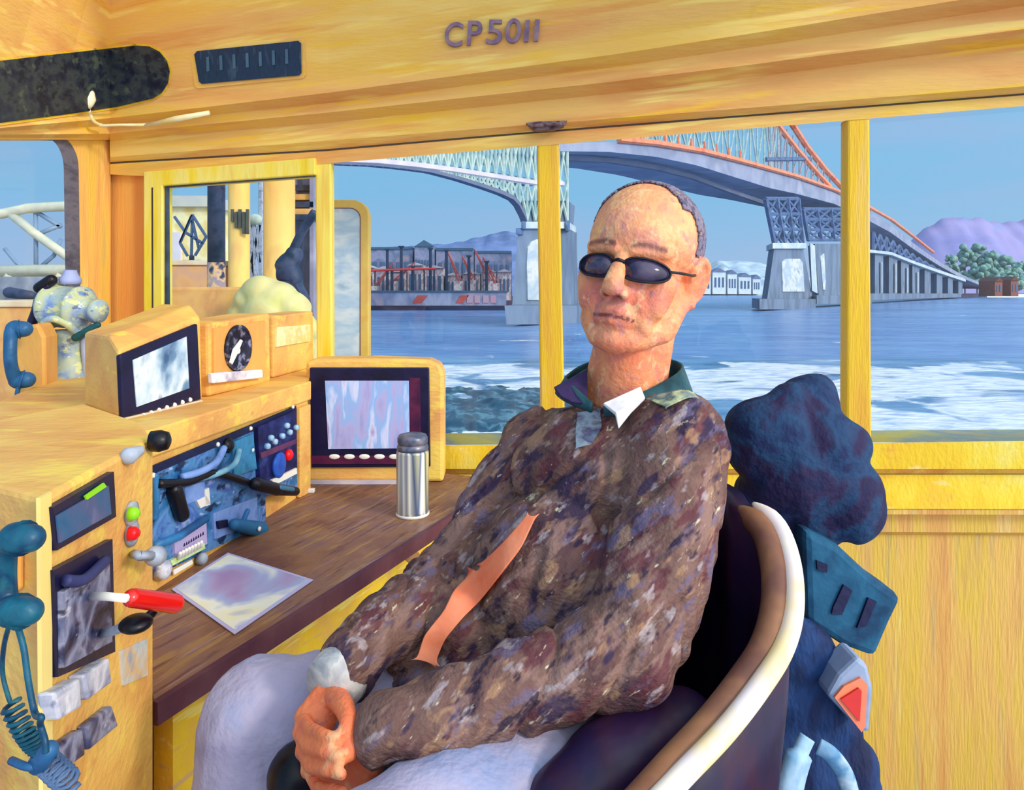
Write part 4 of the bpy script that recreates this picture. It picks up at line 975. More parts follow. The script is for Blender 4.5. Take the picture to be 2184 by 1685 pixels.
# =================================================================== HELM CHAIR
CC = V((.07, .86))
VIN = mat('dark_purple_vinyl', ['#0c0820', '#1a0f34', '#30122e', '#12143e', '#4a3c64'], 7, (1, 1, .6), rough=.42, spec=.3, bump=.2, distort=0.42, contrast=(.3, .75))
RIMB = mat('tan_leather_rim', ['#4f302e', '#6e4638', '#8f6242', '#5a3638'], 8, (1, 1, .6), rough=.5)
RIMC = mat('cream_rim_piping', ['#f3e3a0', '#f6ecd2', '#e9d9d6', '#efd06a'], 6, rough=.45)
t = thing('helm_chair', 'dark purple vinyl helm chair with cream and tan curved rim', 'chair', (CC.x, CC.y, 0))
rk = [(1395, 1700, .60), (1450, 1640, .635), (1530, 1555, .675), (1600, 1465, .715), (1650, 1385, .755), (1672, 1300, .79), (1668, 1205, .83), (1642, 1130, .87), (1592, 1082, .91)]
rimw = [P(*q) for q in rk]
pathw = [V((.06, .545, .86))] + rimw + [V((.30, .97, 1.075)), V((.25, 1.08, 1.08)), V((.15, 1.15, 1.08)), V((.03, 1.16, 1.06)), V((-.05, 1.10, 1.0)), V((-.08, 1.02, .93))]
sp = smoothcurve(pathw, 6)
mb = MB(); vs = []; fs = []
pr_ = [(0.0, 1.0), (-.004, .7), (-.014, .4), (-.04, .15), (-.09, 0.0)]
np_ = len(pr_) * 2
for p in sp:
    r = V((p.x - CC.x, p.y - CC.y, 0)); rl = r.length; r.normalize()
    for dr, f in pr_: vs.append(V((CC.x, CC.y, 0)) + r * (rl + dr + .008) + V((0, 0, .64 + (p.z - .64) * f)))
    for dr, f in pr_[::-1]: vs.append(V((CC.x, CC.y, 0)) + r * (rl + dr - .022) + V((0, 0, .64 + (p.z - .64) * f)))
for i in range(len(sp) - 1):
    for j in range(np_): fs.append((i * np_ + j, i * np_ + (j + 1) % np_, (i + 1) * np_ + (j + 1) % np_, (i + 1) * np_ + j))
fs += [tuple(range(np_)), tuple((len(sp) - 1) * np_ + j for j in range(np_))]
mb.add(vs, fs).build('shell', VIN, t, True)
rc_ = smoothcurve([rimw[0] + (rimw[0] - rimw[1])] + rimw, 6)
def ofs(p, d, dz):
    r = V((p.x - CC.x, p.y - CC.y, 0)).normalized(); return p + r * d + V((0, 0, dz))
nn = len(rc_)
def tap(r, i): return r * min(1, (.25 + (nn - 1 - i) / 5.0)) * (.84 + .16 * min(1, i / (nn * .6))) 
MB().tube([ofs(p, -.010, .0) for p in rc_], [tap(.0155, i) for i in range(nn)], 16).build('rim_cushion', RIMB, t, True)
MB().tube([ofs(p, .010, .004) for p in rc_], [tap(.0115, i) for i in range(nn)], 14).build('rim_piping', RIMC, t, True)
MB().lathe((CC.x, CC.y, .62), [(.14, 0), (.185, .02), (.19, .05), (.175, .075), (.1, .085), (.01, .085)], 40).build('seat_cushion', BLACK, t, True)
MB().cap(V((-.03, .86, .70)), P(640, 1655, .79), .06, .036, 20, 6).build('seat_front', BLACK, t, True)
MB().lathe((CC.x, CC.y, -.2), [(.2, 0), (.2, .02), (.05, .04), (.045, .80), (.1, .825)], 28).build('pedestal', GREY, t, True)
mb = MB(); mb.cap(P(1210, 1730, .66), P(1300, 1665, .69), .042, .05, 20).cap(P(1300, 1655, .69), P(1450, 1560, .76), .05, .045, 20)
remesh(mb, 'armrest', .006, 4, VIN, t)

# =================================================================== HANGING COAT
COATM = mat('navy_coat_fabric', ['#0c1230', '#13204a', '#1a3c60', '#241a40', '#101c42', '#2c3c66'], 11, rough=.8, bump=.4, bscale=90, distort=0.49, contrast=(.28, .74))
t = thing('hanging_coat', 'bulky navy coat hung over the back of the helm chair', 'coat', P(1720, 1000, 1.05))
mb = MB(); Yc = 1.09; k_ = Yc / 1500
for (x, y, r, dy) in ((1640, 930, 92, 0), (1600, 960, 62, .0), (1715, 880, 78, .02), (1735, 850, 48, .02), (1680, 860, 50, 0), (1750, 960, 92, 0), (1800, 950, 55, 0), (1700, 1020, 110, 0), (1790, 1060, 90, 0), (1820, 1085, 66, 0), (1640, 1060, 80, .02), (1620, 1140, 70, .03), (1700, 1120, 90, .02), (1650, 1250, 90, .03), (1740, 1100, 70, 0)):
    mb.ell(P(x, y, Yc + dy), (r * k_, r * k_ * .75, r * k_))
def cf(p, n): return .012 * noise.noise(p * 9) + .004 * (1 - abs(noise.noise(V((p.x * 12, p.y * 8, p.z * 4 + p.x * 7)))) * 2.6)
remesh(mb, 'hood', .007, 5, COATM, t, cf)
TEALC = mat('petrol_blue_webbing', ['#174a6a', '#1f5a7a', '#123a5a', '#1c4d72'], 12, rough=.8, bump=.3)
Yp = 1.03
pq = [(1716, 1128), (1790, 1165), (1860, 1230), (1926, 1276), (1900, 1330), (1868, 1405), (1800, 1380), (1722, 1330)]
o = MB().prism([P(x, y, Yp) for x, y in pq], (0, .06, 0)).build('webbing_panel', TEALC, t, bevel=.01)
for q_ in (((1800, 1248), (1818, 1260), (1796, 1312), (1774, 1310), (1778, 1294)), ((1852, 1276), (1870, 1284), (1848, 1336), (1828, 1340)), ((1742, 1196), (1766, 1206), (1764, 1222), (1744, 1216))):
    MB().prism([P(x, y, Yp - .004) for x, y in q_], (0, .006, 0)).build('slot', mat('deep_navy_slot', ['#0c1238', '#141a48'], 20), o)
mb = MB(); Yd = 1.02; k_ = Yd / 1500
for (x, y, r) in ((1700, 1400, 75), (1740, 1440, 60), (1690, 1500, 80), (1760, 1560, 75), (1720, 1620, 100), (1800, 1640, 72), (1650, 1600, 90), (1680, 1720, 110), (1790, 1740, 90), (1820, 1690, 62), (1600, 1700, 110), (1640, 1320, 70), (1560, 1660, 80)):
    mb.ell(P(x, y, Yd), (r * k_, r * k_ * .6, r * k_))
COATD = mat('dark_navy_drape', ['#070b26', '#0e1c44', '#15386a', '#0a1030', '#1a4470'], 9, (1.4, 1, .6), rough=.75, bump=.4, bscale=80, distort=0.42, contrast=(.3, .75))
remesh(mb, 'drape', .007, 5, COATD, t, cf)
o = MB().prism([P(x, y, Yd - .06) for x, y in ((1830, 1402), (1852, 1420), (1864, 1470), (1856, 1566), (1835, 1560), (1765, 1485), (1790, 1440))], (0, .05, 0)).build('reflective_patch', mat('reflective_grey', ['#6f84a6', '#8f9fbc', '#9aa6be'], 9), t, bevel=.006)
MB().prism([P(x, y, Yd - .064) for x, y in ((1836, 1446), (1850, 1460), (1846, 1548), (1838, 1562), (1780, 1488), (1800, 1464))], (0, .005, 0)).build('patch_border', mat('salmon_border', ['#f0785c', '#ee8f60'], 9), o)
MB().prism([P(x, y, Yd - .067) for x, y in ((1832, 1468), (1838, 1474), (1834, 1540), (1794, 1492))], (0, .004, 0)).build('patch_centre', RED, o)
STR = mat('pale_blue_strap', ['#6fa0c4', '#a6c6dc', '#4f86b0', '#cfdfe4'], 12, rough=.7)
MB().tube(smoothcurve([P(1745, 1592, Yd - .08), P(1772, 1610, Yd - .085), P(1800, 1650, Yd - .085), P(1815, 1700, Yd - .08)]), .012, 8, flat=.5).build('strap', STR, t, True)
MB().tube(smoothcurve([P(1722, 1572, Yd - .085), P(1705, 1610, Yd - .09), P(1690, 1660, Yd - .09), P(1680, 1710, Yd - .085)]), [.014] * 6 + [.022] * 13, 8, flat=.5).build('strap', STR, t, True)

# =================================================================== OUTSIDE: WATER
WZ = EZ - 4.0
def onwater(px, py): return onz(px, py, WZ)
def water_material():
    m = bpy.data.materials.new('river_water'); m.use_nodes = True; t = m.node_tree; b = t.nodes['Principled BSDF']; N = t.nodes.new; L = t.links.new
    b.inputs['Roughness'].default_value = .25; b.inputs['Specular IOR Level'].default_value = .35
    tc = N('ShaderNodeTexCoord')
    def nz(scale, st, det=4, dist=.5, rotz=0):
        mp = N('ShaderNodeMapping'); mp.inputs['Scale'].default_value = st; mp.inputs['Rotation'].default_value = (0, 0, rotz); L(tc.outputs['Object'], mp.inputs[0])
        n = N('ShaderNodeTexNoise'); n.inputs['Scale'].default_value = scale; n.inputs['Detail'].default_value = det; n.inputs['Distortion'].default_value = dist; L(mp.outputs[0], n.inputs['Vector']); return n
    def ramp(src, stops):
        r = N('ShaderNodeValToRGB'); e = r.color_ramp.elements; e[0].position, e[0].color = stops[0][0], lin(stops[0][1]); e[1].position, e[1].color = stops[-1][0], lin(stops[-1][1])
        for p, c in stops[1:-1]:
            q = e.new(p); q.color = lin(c)
        L(src, r.inputs[0]); return r
    base = ramp(nz(.10, (.35, 1, 1)).outputs['Fac'], [(.3, '#41699f'), (.45, '#5a86b8'), (.55, '#7ba2ca'), (.7, '#4f78ac')])
    fine = ramp(nz(1.1, (.4, 1.2, 1)).outputs['Fac'], [(.35, '#3a62a6'), (.5, '#5f88c4'), (.68, '#8aa8d8')])
    mx = N('ShaderNodeMixRGB'); mx.inputs[0].default_value = .4; L(base.outputs[0], mx.inputs[1]); L(fine.outputs[0], mx.inputs[2])
    # wake: foam in a belt close to the boat
    sp = N('ShaderNodeSeparateXYZ'); L(tc.outputs['Object'], sp.inputs[0])
    mr = N('ShaderNodeMapRange'); mr.inputs['From Min'].default_value = 43; mr.inputs['From Max'].default_value = 34; mr.inputs['To Min'].default_value = -.2; mr.inputs['To Max'].default_value = .075
    L(sp.outputs['Y'], mr.inputs['Value'])
    f = nz(.62, (.42, .40, 1), 8, .6, .05)
    ad = N('ShaderNodeMath'); ad.operation = 'ADD'; L(f.outputs['Fac'], ad.inputs[0]); L(mr.outputs[0], ad.inputs[1])
    fr = N('ShaderNodeValToRGB'); fr.color_ramp.elements[0].position = .49; fr.color_ramp.elements[1].position = .55; L(ad.outputs[0], fr.inputs[0])
    teal = ramp(nz(.5, (.4, 1, 1)).outputs['Fac'], [(.35, '#2f5f88'), (.5, '#5588b0'), (.65, '#7fa8c8')])
    belt = N('ShaderNodeMapRange'); belt.inputs['From Min'].default_value = 42; belt.inputs['From Max'].default_value = 38; L(sp.outputs['Y'], belt.inputs['Value'])
    m2 = N('ShaderNodeMixRGB'); L(belt.outputs[0], m2.inputs[0]); L(mx.outputs[0], m2.inputs[1]); L(teal.outputs[0], m2.inputs[2])
    fc = ramp(nz(2.2, (.5, 1, 1)).outputs['Fac'], [(.35, '#b9c8e8'), (.5, '#f4f2ee'), (.7, '#ffffff')])
    m3 = N('ShaderNodeMixRGB'); L(fr.outputs[0], m3.inputs[0]); L(m2.outputs[0], m3.inputs[1]); L(fc.outputs[0], m3.inputs[2])
    L(m3.outputs[0], b.inputs['Base Color'])
    bp = N('ShaderNodeBump'); bp.inputs['Strength'].default_value = .5; bp.inputs['Distance'].default_value = .25
    L(nz(1.6, (.5, 1, 1), 5).outputs['Fac'], bp.inputs['Height']); L(bp.outputs[0], b.inputs['Normal'])
    return m
mb = MB()
ys = [5, 12, 20, 30, 45, 70, 110, 180, 300, 600, 1500]
for a, b in zip(ys, ys[1:]):
    mb.add([(-1.6 * b - 40, a, WZ), (1.6 * b + 40, a, WZ), (1.6 * b + 40, b, WZ), (-1.6 * b - 40, b, WZ)], [(0, 1, 2, 3)])
struct(mb.build('river_water', water_material()))
# dark trough of churned water beside the hull
mb = MB(); nx, ny = 70, 44
q = [onwater(840, 944), onwater(1260, 944), onwater(1240, 822), (onwater(870, 822))]
for i in range(nx + 1):
    for j in range(ny + 1):
        u, v = i / nx, j / ny
        p = q[0].lerp(q[1], u).lerp(q[3].lerp(q[2], u), v)
        p.z = WZ - .10 + .34 * (math.sin(v * math.pi) * math.sin(u * math.pi)) ** .5 * (.7 + .8 * noise.noise(V((p.x * .9, p.y * .7, 3)))) + .07 * noise.noise(V((p.x * 4, p.y * 3, 0)))
        mb.v.append(p)
for i in range(nx):
    for j in range(ny): mb.f.append((i * (ny + 1) + j, (i + 1) * (ny + 1) + j, (i + 1) * (ny + 1) + j + 1, i * (ny + 1) + j + 1)); mb.mi.append(0)
o = mb.build('bow_wave', mat('dark_teal_water', ['#0c2c40', '#143c54', '#1d4a60', '#5f8898', '#103448'], 1.8, (1, .6, 1), rough=.3, bump=.3, distort=0.49, contrast=(.3, .72)), None, True); struct(o)
mb = MB(); 

# =================================================================== OUTSIDE: BRIDGE
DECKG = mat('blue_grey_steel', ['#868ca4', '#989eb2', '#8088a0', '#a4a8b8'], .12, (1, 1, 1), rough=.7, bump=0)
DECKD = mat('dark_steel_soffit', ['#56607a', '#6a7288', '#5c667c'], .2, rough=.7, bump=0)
ORR = mat('orange_steel', ['#e07a52', '#f09066', '#d9684a'], .5, rough=.6, bump=0)
PGR = mat('pale_green_steel', ['#9fbab2', '#b9c9bc', '#8fb0ac', '#a9bcbc'], .6, rough=.6, bump=0)
PNK = mat('pinkish_steel', ['#d6cdd0', '#c4b8c6'], .6, rough=.6, bump=0)
SLT = mat('slate_truss_steel', ['#3f5570', '#56709a', '#34485f'], .6, rough=.6, bump=0)
CONC = mat('blue_grey_concrete', ['#62738a', '#728499', '#5a6b80', '#7c8a9a'], .25, (1, 1, .3), rough=.8, bump=0)
CONP = mat('pale_concrete', ['#c4cccc', '#a4b4c0', '#d0d2ca', '#7c94ac'], .35, rough=.8, bump=0)
CONL = mat('light_pier_edge', ['#c6cdc0', '#a9bcc8', '#d6d6c0'], .3, rough=.8, bump=0)
def bY(px): return 1.0 / (.0125 - (px - 1155) * 1.002e-5)
dB = (P(1690, HY, bY(1690)) - P(1155, HY, bY(1155))); dB.z = 0; dB.normalize()
nB = V((-dB.y, dB.x, 0)); 
if nB.y < 0: nB = -nB
def BP(px, py, o=0.0):
    r = V(((px - CX) / F, 1, 0)); a = P(1155, HY, bY(1155)) + nB * o; a.z = 0
    tt = a.dot(nB) / r.dot(nB); return P(px, py, tt)
Wd = 15.0
pB = BP(1155, 680)
BR = thing('steel_bridge', 'long arched steel truss bridge with orange railing crossing the river', 'bridge', (pB.x, pB.y, WZ))
def poly(pl, x): return lerpx(pl, x)
def frange(a, b, s):
    x = a
    while x < b - 1e-6: yield x; x += s
    yield b
def ribbon(up_, lo_, xs, off, th, mb=None):
    mb = mb or MB(); P_ = [(BP(x, poly(up_, x), off), BP(x, poly(lo_, x), off)) for x in xs]
    for (a, b), (c, d) in zip(P_, P_[1:]):
        mb.hexa([b, d, d + nB * th, b + nB * th, a, c, c + nB * th, a + nB * th])
    return mb
UP = [(1195, 305), (1300, 303), (1400, 309), (1500, 326), (1600, 352), (1700, 381), (1780, 408), (1850, 448), (1900, 480), (1950, 520), (2000, 556), (2050, 585), (2110, 612)]
LO = [(1195, 340), (1300, 345), (1400, 360), (1480, 380), (1560, 410), (1640, 438), (1700, 446), (1780, 462), (1850, 490), (1900, 512), (1950, 545), (2000, 574), (2050, 600), (2110, 620)]
FL = [(x, poly(UP, x) + .5 * (poly(LO, x) - poly(UP, x))) for x in frange(1195, 2110, 15)]
ribbon(UP, FL, list(frange(1195, 2110, 15)), 0, Wd * .95).build('main_girder', DECKG, BR)
# soffit arch rib of the far side, darker
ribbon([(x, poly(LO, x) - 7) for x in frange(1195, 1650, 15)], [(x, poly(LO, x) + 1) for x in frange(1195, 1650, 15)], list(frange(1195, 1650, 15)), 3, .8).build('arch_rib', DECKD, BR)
def rail(pl, r, m, name, off=-.3, xs=None):
    xs = xs or [p[0] for p in pl]
    c = [BP(x, poly(pl, x), off) for x in xs]
    MB().tube(c, r, 6).build(name, m, BR)
rail([(1320, 297), (1400, 305), (1500, 322), (1600, 348), (1700, 376), (1790, 408), (1850, 444)], .45, ORR, 'orange_railing', xs=list(frange(1320, 1850, 20)))
rail([(1850, 440), (1900, 468), (1950, 506), (1990, 538)], .5, ORR, 'orange_railing')
# superstructure right span
def member(a, b, r, mb, off): mb.tube([BP(a[0], a[1], off), BP(b[0], b[1], off)], r, 5)
TOPC = [(1330, 285), (1400, 272), (1500, 262), (1600, 250), (1665, 245)]
for off in (0, Wd):
    mb = MB(); xs = list(frange(1360, 1660, 15))
    for i, x in enumerate(xs):
        member((x, poly(UP, x)), (x, poly(TOPC, x)), .16, mb, off)
        if i + 1 < len(xs):
            x2 = xs[i + 1]
            if i % 2: member((x, poly(UP, x)), (x2, poly(TOPC, x2)), .16, mb, off)
            else: member((x, poly(TOPC, x)), (x2, poly(UP, x2)), .16, mb, off)
    mb.tube([BP(x, poly(TOPC, x), off) for x in frange(1340, 1665, 25)], .35, 6)
    mb.build('truss_web', PGR, BR)
    mb = MB(); xs = list(frange(1640, 1770, 13)); tp = [(1640, 262), (1660, 262), (1850, 440)]
    for i, x in enumerate(xs):
        member((x, poly(UP, x)), (x, max(poly([(1640, 250), (1655, 252), (1840, 436)], x), 245)), .17, mb, off)
        if i + 1 < len(xs): x2 = xs[i + 1]; member((x, poly(UP, x) - 6), (x2, poly([(1640, 250), (1655, 252), (1840, 436)], x2) + 4), .17, mb, off)
    mb.build('truss_web', mat('violet_grey_steel', ['#8f8aa0', '#b09a98', '#6a7488'], .6, bump=0), BR)
rail([(1645, 250), (1700, 320), (1745, 372), (1770, 398)], .55, ORR, 'inclined_chord', 0)
rail([(1680, 250), (1720, 312), (1760, 362), (1810, 415), (1855, 446)], .6, ORR, 'inclined_chord', 0)
rail([(1632, 340), (1728, 339)], .45, SLT, 'cross_beam', 0)
mb = MB()
for x in (1420, 1448, 1476, 1504, 1530, 1556, 1580): member((x, poly(UP, x) - 2), (x - 2, poly(UP, x) - 26), .22, mb, -.2)
mb.build('hangers', ORR, BR)
# left span
ARC = [(640, 344), (705, 348), (800, 352), (860, 358), (920, 366), (980, 382), (1030, 398), (1070, 412), (1098, 425), (1115, 445), (1124, 472)]
MID = [(640, 335), (705, 340), (800, 344), (880, 352), (960, 362), (1050, 376), (1150, 392), (1200, 392)]
TOP = [(640, 325), (705, 322), (800, 300), (900, 285), (1000, 270), (1200, 262)]
TT = [(640, 333), (705, 334), (800, 322), (900, 300), (1000, 285), (1100, 280), (1200, 280)]
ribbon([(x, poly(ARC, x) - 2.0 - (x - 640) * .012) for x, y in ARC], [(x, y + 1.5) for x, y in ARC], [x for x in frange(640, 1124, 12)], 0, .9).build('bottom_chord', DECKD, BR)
ribbon([(x, poly(ARC, x) - 3) for x, y in ARC], [(x, y - 1) for x, y in ARC], [x for x in frange(640, 1110, 18)], 4.5, .9).build('bottom_chord', DECKG, BR)
for off in (0.2, 4.5):
    rail(MID, .34, PNK, 'middle_chord', off, list(frange(640, 1200, 20)))
    mb = MB(); xs = list(frange(716, 1210, 17))
    low = ARC + [(1130, 480), (1210, 480)]
    for i, x in enumerate(xs):
        lo = min(poly(low, x), 470); tpy = poly(TT, x)
        member((x, lo), (x, tpy), .17, mb, off)
        if i + 1 < len(xs):
            x2 = xs[i + 1]; mdy, m2y = poly(MID, x), poly(MID, x2); l2 = min(poly(low, x2), 470); t2 = poly(TT, x2)
            member((x, mdy), (x2, l2), .17, mb, off); member((x, lo), (x2, m2y), .15, mb, off)
            member((x, mdy), (x2, t2), .17, mb, off); member((x, tpy), (x2, m2y), .15, mb, off)
    mb.tube([BP(x, poly(TT, x), off) for x in frange(640, 1200, 20)], .4, 6)
    mb.build('truss_web', PGR, BR)
# deck slab of the left span between the trusses, pale green from below
ribbon([(x, poly(MID, x) - 9) for x in frange(640, 1200, 20)], [(x, poly(MID, x) - 1) for x in frange(640, 1200, 20)], list(frange(640, 1200, 20)), .6, 3.6).build('deck_slab', PGR, BR)
# pier 1
def frustum(tl, tr, br, bl, off, th, name, m, parent=BR):
    return MB().prism([BP(*tl, off), BP(*tr, off), BP(*br, off), BP(*bl, off)], V((.22, .97, 0)) * th).build(name, m, parent)
frustum((1108, 428), (1212, 428), (1208, 474), (1128, 474), .5, 6, 'pier_bracket', CONC)
frustum((1112, 473), (1212, 473), (1212, 487), (1112, 487), .0, 7, 'pier_cap', CONL)
p_ = frustum((1106, 486), (1214, 486), (1218, 655), (1092, 655), .5, 7, 'pier', CONC)
frustum((1100, 486), (1112, 486), (1112, 500), (1100, 500), .0, 2, 'pier_lug', SLT, p_)
frustum((1206, 472), (1213, 472), (1213, 492), (1206, 492), -.2, 1, 'pier_lug', SLT, p_)
frustum((1114, 472), (1120, 472), (1120, 488), (1114, 488), -.2, 1, 'pier_lug', SLT, p_)
MB().prism([BP(x, y, .3) for x, y in ((1126, 640), (1124, 560), (1126, 528), (1134, 515), (1146, 510), (1170, 510), (1178, 520), (1178, 640))], nB * .3).build('arch_panel', CONP, p_)
frustum((1076, 652), (1230, 652), (1230, 692), (1080, 692), -2, 12, 'pier_footing', CONC)
# pier 2 (trestle on concrete)
def trestle(x0, x1, t0, t1, yt, yb, off, name='trestle'):
    mb = MB()
    for k in range(4):
        u = k / 3; member((x0 + (x1 - x0) * u, yt), (t0 + (t1 - t0) * u, yb), .5, mb, off)
    n_ = 3
    for r in range(n_ + 1):
        v = r / n_; member((x0 + (t0 - x0) * v, yt + (yb - yt) * v), (x1 + (t1 - x1) * v, yt + (yb - yt) * v), .38, mb, off)
    for r in range(n_):
        for k in range(3):
            v, v2 = r / n_, (r + 1) / n_; u, u2 = k / 3, (k + 1) / 3
            A_ = (x0 + (t0 - x0) * v + ((x1 - x0) + ((t1 - t0) - (x1 - x0)) * v) * u, yt + (yb - yt) * v)
            B_ = (x0 + (t0 - x0) * v2 + ((x1 - x0) + ((t1 - t0) - (x1 - x0)) * v2) * u2, yt + (yb - yt) * v2)
            C_ = (x0 + (t0 - x0) * v + ((x1 - x0) + ((t1 - t0) - (x1 - x0)) * v) * u2, yt + (yb - yt) * v)
            D_ = (x0 + (t0 - x0) * v2 + ((x1 - x0) + ((t1 - t0) - (x1 - x0)) * v2) * u, yt + (yb - yt) * v2)
            member(A_, B_, .28, mb, off); member(C_, D_, .28, mb, off)
    mb.build(name, SLT, BR)
trestle(1632, 1702, 1652, 1712, 424, 522, 0); trestle(1632, 1702, 1652, 1712, 424, 522, 9)
trestle(1712, 1800, 1724, 1806, 446, 512, 0)
def pier(tl, tr, br, bl, yt, yb, foot, pan=None, off=0, th=8):
    p = frustum((tl, yt), (tr, yt), (br, yb), (bl, yb), off, th, 'pier', CONC)
    if pan: MB().prism([BP(x, y, off - .2) for x, y in pan], nB * .3).build('arch_panel', CONP, p)
    if foot: frustum((foot[0], yb - 2), (foot[1], yb - 2), (foot[1], foot[2]), (foot[0], foot[2]), off - 2, th + 4, 'pier_footing', CONC)
    return p
pier(1652, 1712, 1734, 1636, 524, 640, (1620, 1740, 660), ((1670, 622), (1668, 560), (1676, 552), (1706, 552), (1712, 560), (1716, 622)))
frustum((1648, 518), (1720, 518), (1720, 530), (1648, 530), -.6, 9, 'pier_cap', CONL)
pier(1738, 1812, 1815, 1746, 520, 632, (1742, 1860, 648), ((1756, 618), (1750, 548), (1758, 540), (1762, 618)))
frustum((1728, 518), (1738, 524), (1744, 626), (1732, 620), -.4, 1, 'pier_edge', CONL)
# approach: lattice below the deck, pale lower line, piers
mb = MB(); LOW = [(1800, 528), (1860, 536), (1900, 540), (1950, 560), (2000, 578), (2060, 598)]
xs = list(frange(1862, 2040, 14))
for off in (.5, 9):
    for i, x in enumerate(xs):
        member((x, poly(LO, x)), (x, max(poly(LOW, x), poly(LO, x) + 2)), .5, mb, off)
        if i + 1 < len(xs):
            x2 = xs[i + 1]; member((x, poly(LO, x)), (x2, poly(LOW, x2)), .5, mb, off); member((x, poly(LOW, x)), (x2, poly(LO, x2)), .5, mb, off)
mb.build('approach_truss', SLT, BR)
ribbon([(x, y - 3) for x, y in LOW], [(x, y + 3) for x, y in LOW], list(frange(1806, 2060, 16)), 0, 8).build('pier_beam', CONL, BR)
for k, (x, wd_) in enumerate(((1866, 18), (1896, 18), (1922, 17), (1946, 15), (1972, 13), (1998, 12), (2022, 10), (2044, 9))):
    t0 = poly(LOW, x) + 2
    frustum((x, t0), (x + wd_, t0 + 2), (x + wd_, 628), (x, 628), 1, 8, 'pier', CONC)
    if k < 4: frustum((x + wd_ - 4, t0 + 20), (x + wd_ - 2, t0 + 20), (x + wd_ - 2, 624), (x + wd_ - 4, 624), .4, .5, 'pier_edge', CONL)
frustum((1846, 626), (2050, 626), (2050, 634), (1846, 640), 0, 12, 'pier_footing', CONC)

# =================================================================== OUTSIDE: SHORES
def hill(name, pts, Yd, depth, m, base=None, seed=0):
    """ridge with a front and a rear slope, running left-right at distance Yd"""
    xs = list(frange(pts[0][0], pts[-1][0], 8)); mb = MB(); rows_ = 7
    for j in range(-rows_, rows_ + 1):
        f = 1 - abs(j) / rows_
        for x in xs:
            top = P(x, poly(pts, x), Yd); hgt = top.z - WZ
            y = Yd + j * depth / rows_; z = WZ - .5 + (hgt + .5) * (f ** .7) * (1 + .10 * noise.noise(V((x * .05, j * .9, seed)))*(1 if j else .4))
            mb.v.append(V((top.x + 0 * j, y, z)))
    n = len(xs)
    for j in range(2 * rows_):
        for i in range(n - 1): mb.f.append((j * n + i, j * n + i + 1, (j + 1) * n + i + 1, (j + 1) * n + i)); mb.mi.append(0)
    return struct(mb.build(name, m, None, True))
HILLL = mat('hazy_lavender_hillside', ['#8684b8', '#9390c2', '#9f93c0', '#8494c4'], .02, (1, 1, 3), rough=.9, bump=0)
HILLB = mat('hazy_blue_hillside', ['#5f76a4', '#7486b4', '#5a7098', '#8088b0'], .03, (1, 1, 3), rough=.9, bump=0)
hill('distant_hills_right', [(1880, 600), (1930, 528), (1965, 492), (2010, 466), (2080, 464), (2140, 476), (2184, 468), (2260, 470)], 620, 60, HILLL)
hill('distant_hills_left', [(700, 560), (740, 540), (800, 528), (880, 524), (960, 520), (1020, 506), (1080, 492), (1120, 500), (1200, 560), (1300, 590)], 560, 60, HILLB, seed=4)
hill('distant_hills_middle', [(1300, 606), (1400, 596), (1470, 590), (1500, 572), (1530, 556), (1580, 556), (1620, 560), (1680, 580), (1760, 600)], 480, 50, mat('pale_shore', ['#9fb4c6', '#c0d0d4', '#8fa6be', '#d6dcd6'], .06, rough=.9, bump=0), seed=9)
SHOREM = mat('dark_shore_bank', ['#38465c', '#5c4a5c', '#48586c'], .1, rough=.9, bump=0)
a, b = onwater(1845, 636), onwater(2300, 631)
o = MB().prism([a, b, b + V((0, 60, 0)), a + V((0, 60, 0))], (0, 0, 1.0)).build('shore_bank', SHOREM); struct(o)
a, b = P(1480, HY, 400), P(1640, HY, 400)
o = MB().prism([V((a.x, 400, WZ)), V((b.x, 400, WZ)), V((b.x, 440, WZ)), V((a.x, 440, WZ))], (0, 0, 1.2)).build('far_bank', mat('pale_bank', ['#c9cfc6', '#a9b8c6'], .1, bump=0)); struct(o)
# small white buildings on the far shore
WB = mat('white_building', ['#e6ecec', '#c6d4de'], .3, bump=0); WDK = mat('building_windows', ['#4a6484'], bump=0)
def bldg(x0, x1, yt, Y, m, name='waterfront_building', label='', cat='building', group=None, roof=None, base=None, wins=None, dep=10):
    a, b = P(x0, yt, Y), P(x1, yt, Y); zb = base if base is not None else WZ + .8
    t = thing(name, label, cat, ((a.x + b.x) / 2, Y, zb), group)
    MB().box((a.x, Y, zb), (b.x, Y + dep, a.z)).build('walls', m, t)
    if roof:
        h_ = roof[0]; c = (a.x + b.x) / 2; e = (b.x - a.x) * .05
        MB().prism([V((a.x - e, Y - .5, a.z)), V((b.x + e, Y - .5, a.z)), V((c, Y - .5, a.z + h_))], (0, dep + 1, 0)).build('roof', roof[1], t)
    if wins:
        nw, mw = wins; wv = (b.x - a.x) / (nw * 2 + 1)
        for k in range(nw): MB().box((a.x + wv * (2 * k + 1), Y - .15, zb + (a.z - zb) * .3), (a.x + wv * (2 * k + 2), Y, zb + (a.z - zb) * .75)).build('window', mw, t)
    return t
RG = mat('grey_roof', ['#7d8aa8', '#5c6c88'], .3, bump=0)
for k, (x0, x1, yt) in enumerate(((1492, 1516, 588), (1520, 1548, 580), (1552, 1572, 584), (1576, 1602, 590), (1606, 1622, 594))):
    bldg(x0, x1, yt, 396, WB, label='small pale building on the far shore behind the man, beyond the river, number in the row of five', group='pale far shore buildings', roof=(2.2, RG), wins=(3, WDK))['label'] = 'pale far shore building, ' + ['nearest to the ear of the man', 'largest, second from the ear of the man', 'narrow one in the middle of its row', 'low and wide, second from the pier', 'smallest, closest to the concrete pier'][k]
BRN = mat('brown_house', ['#8a4a38', '#9a5a48'], .5, bump=0)
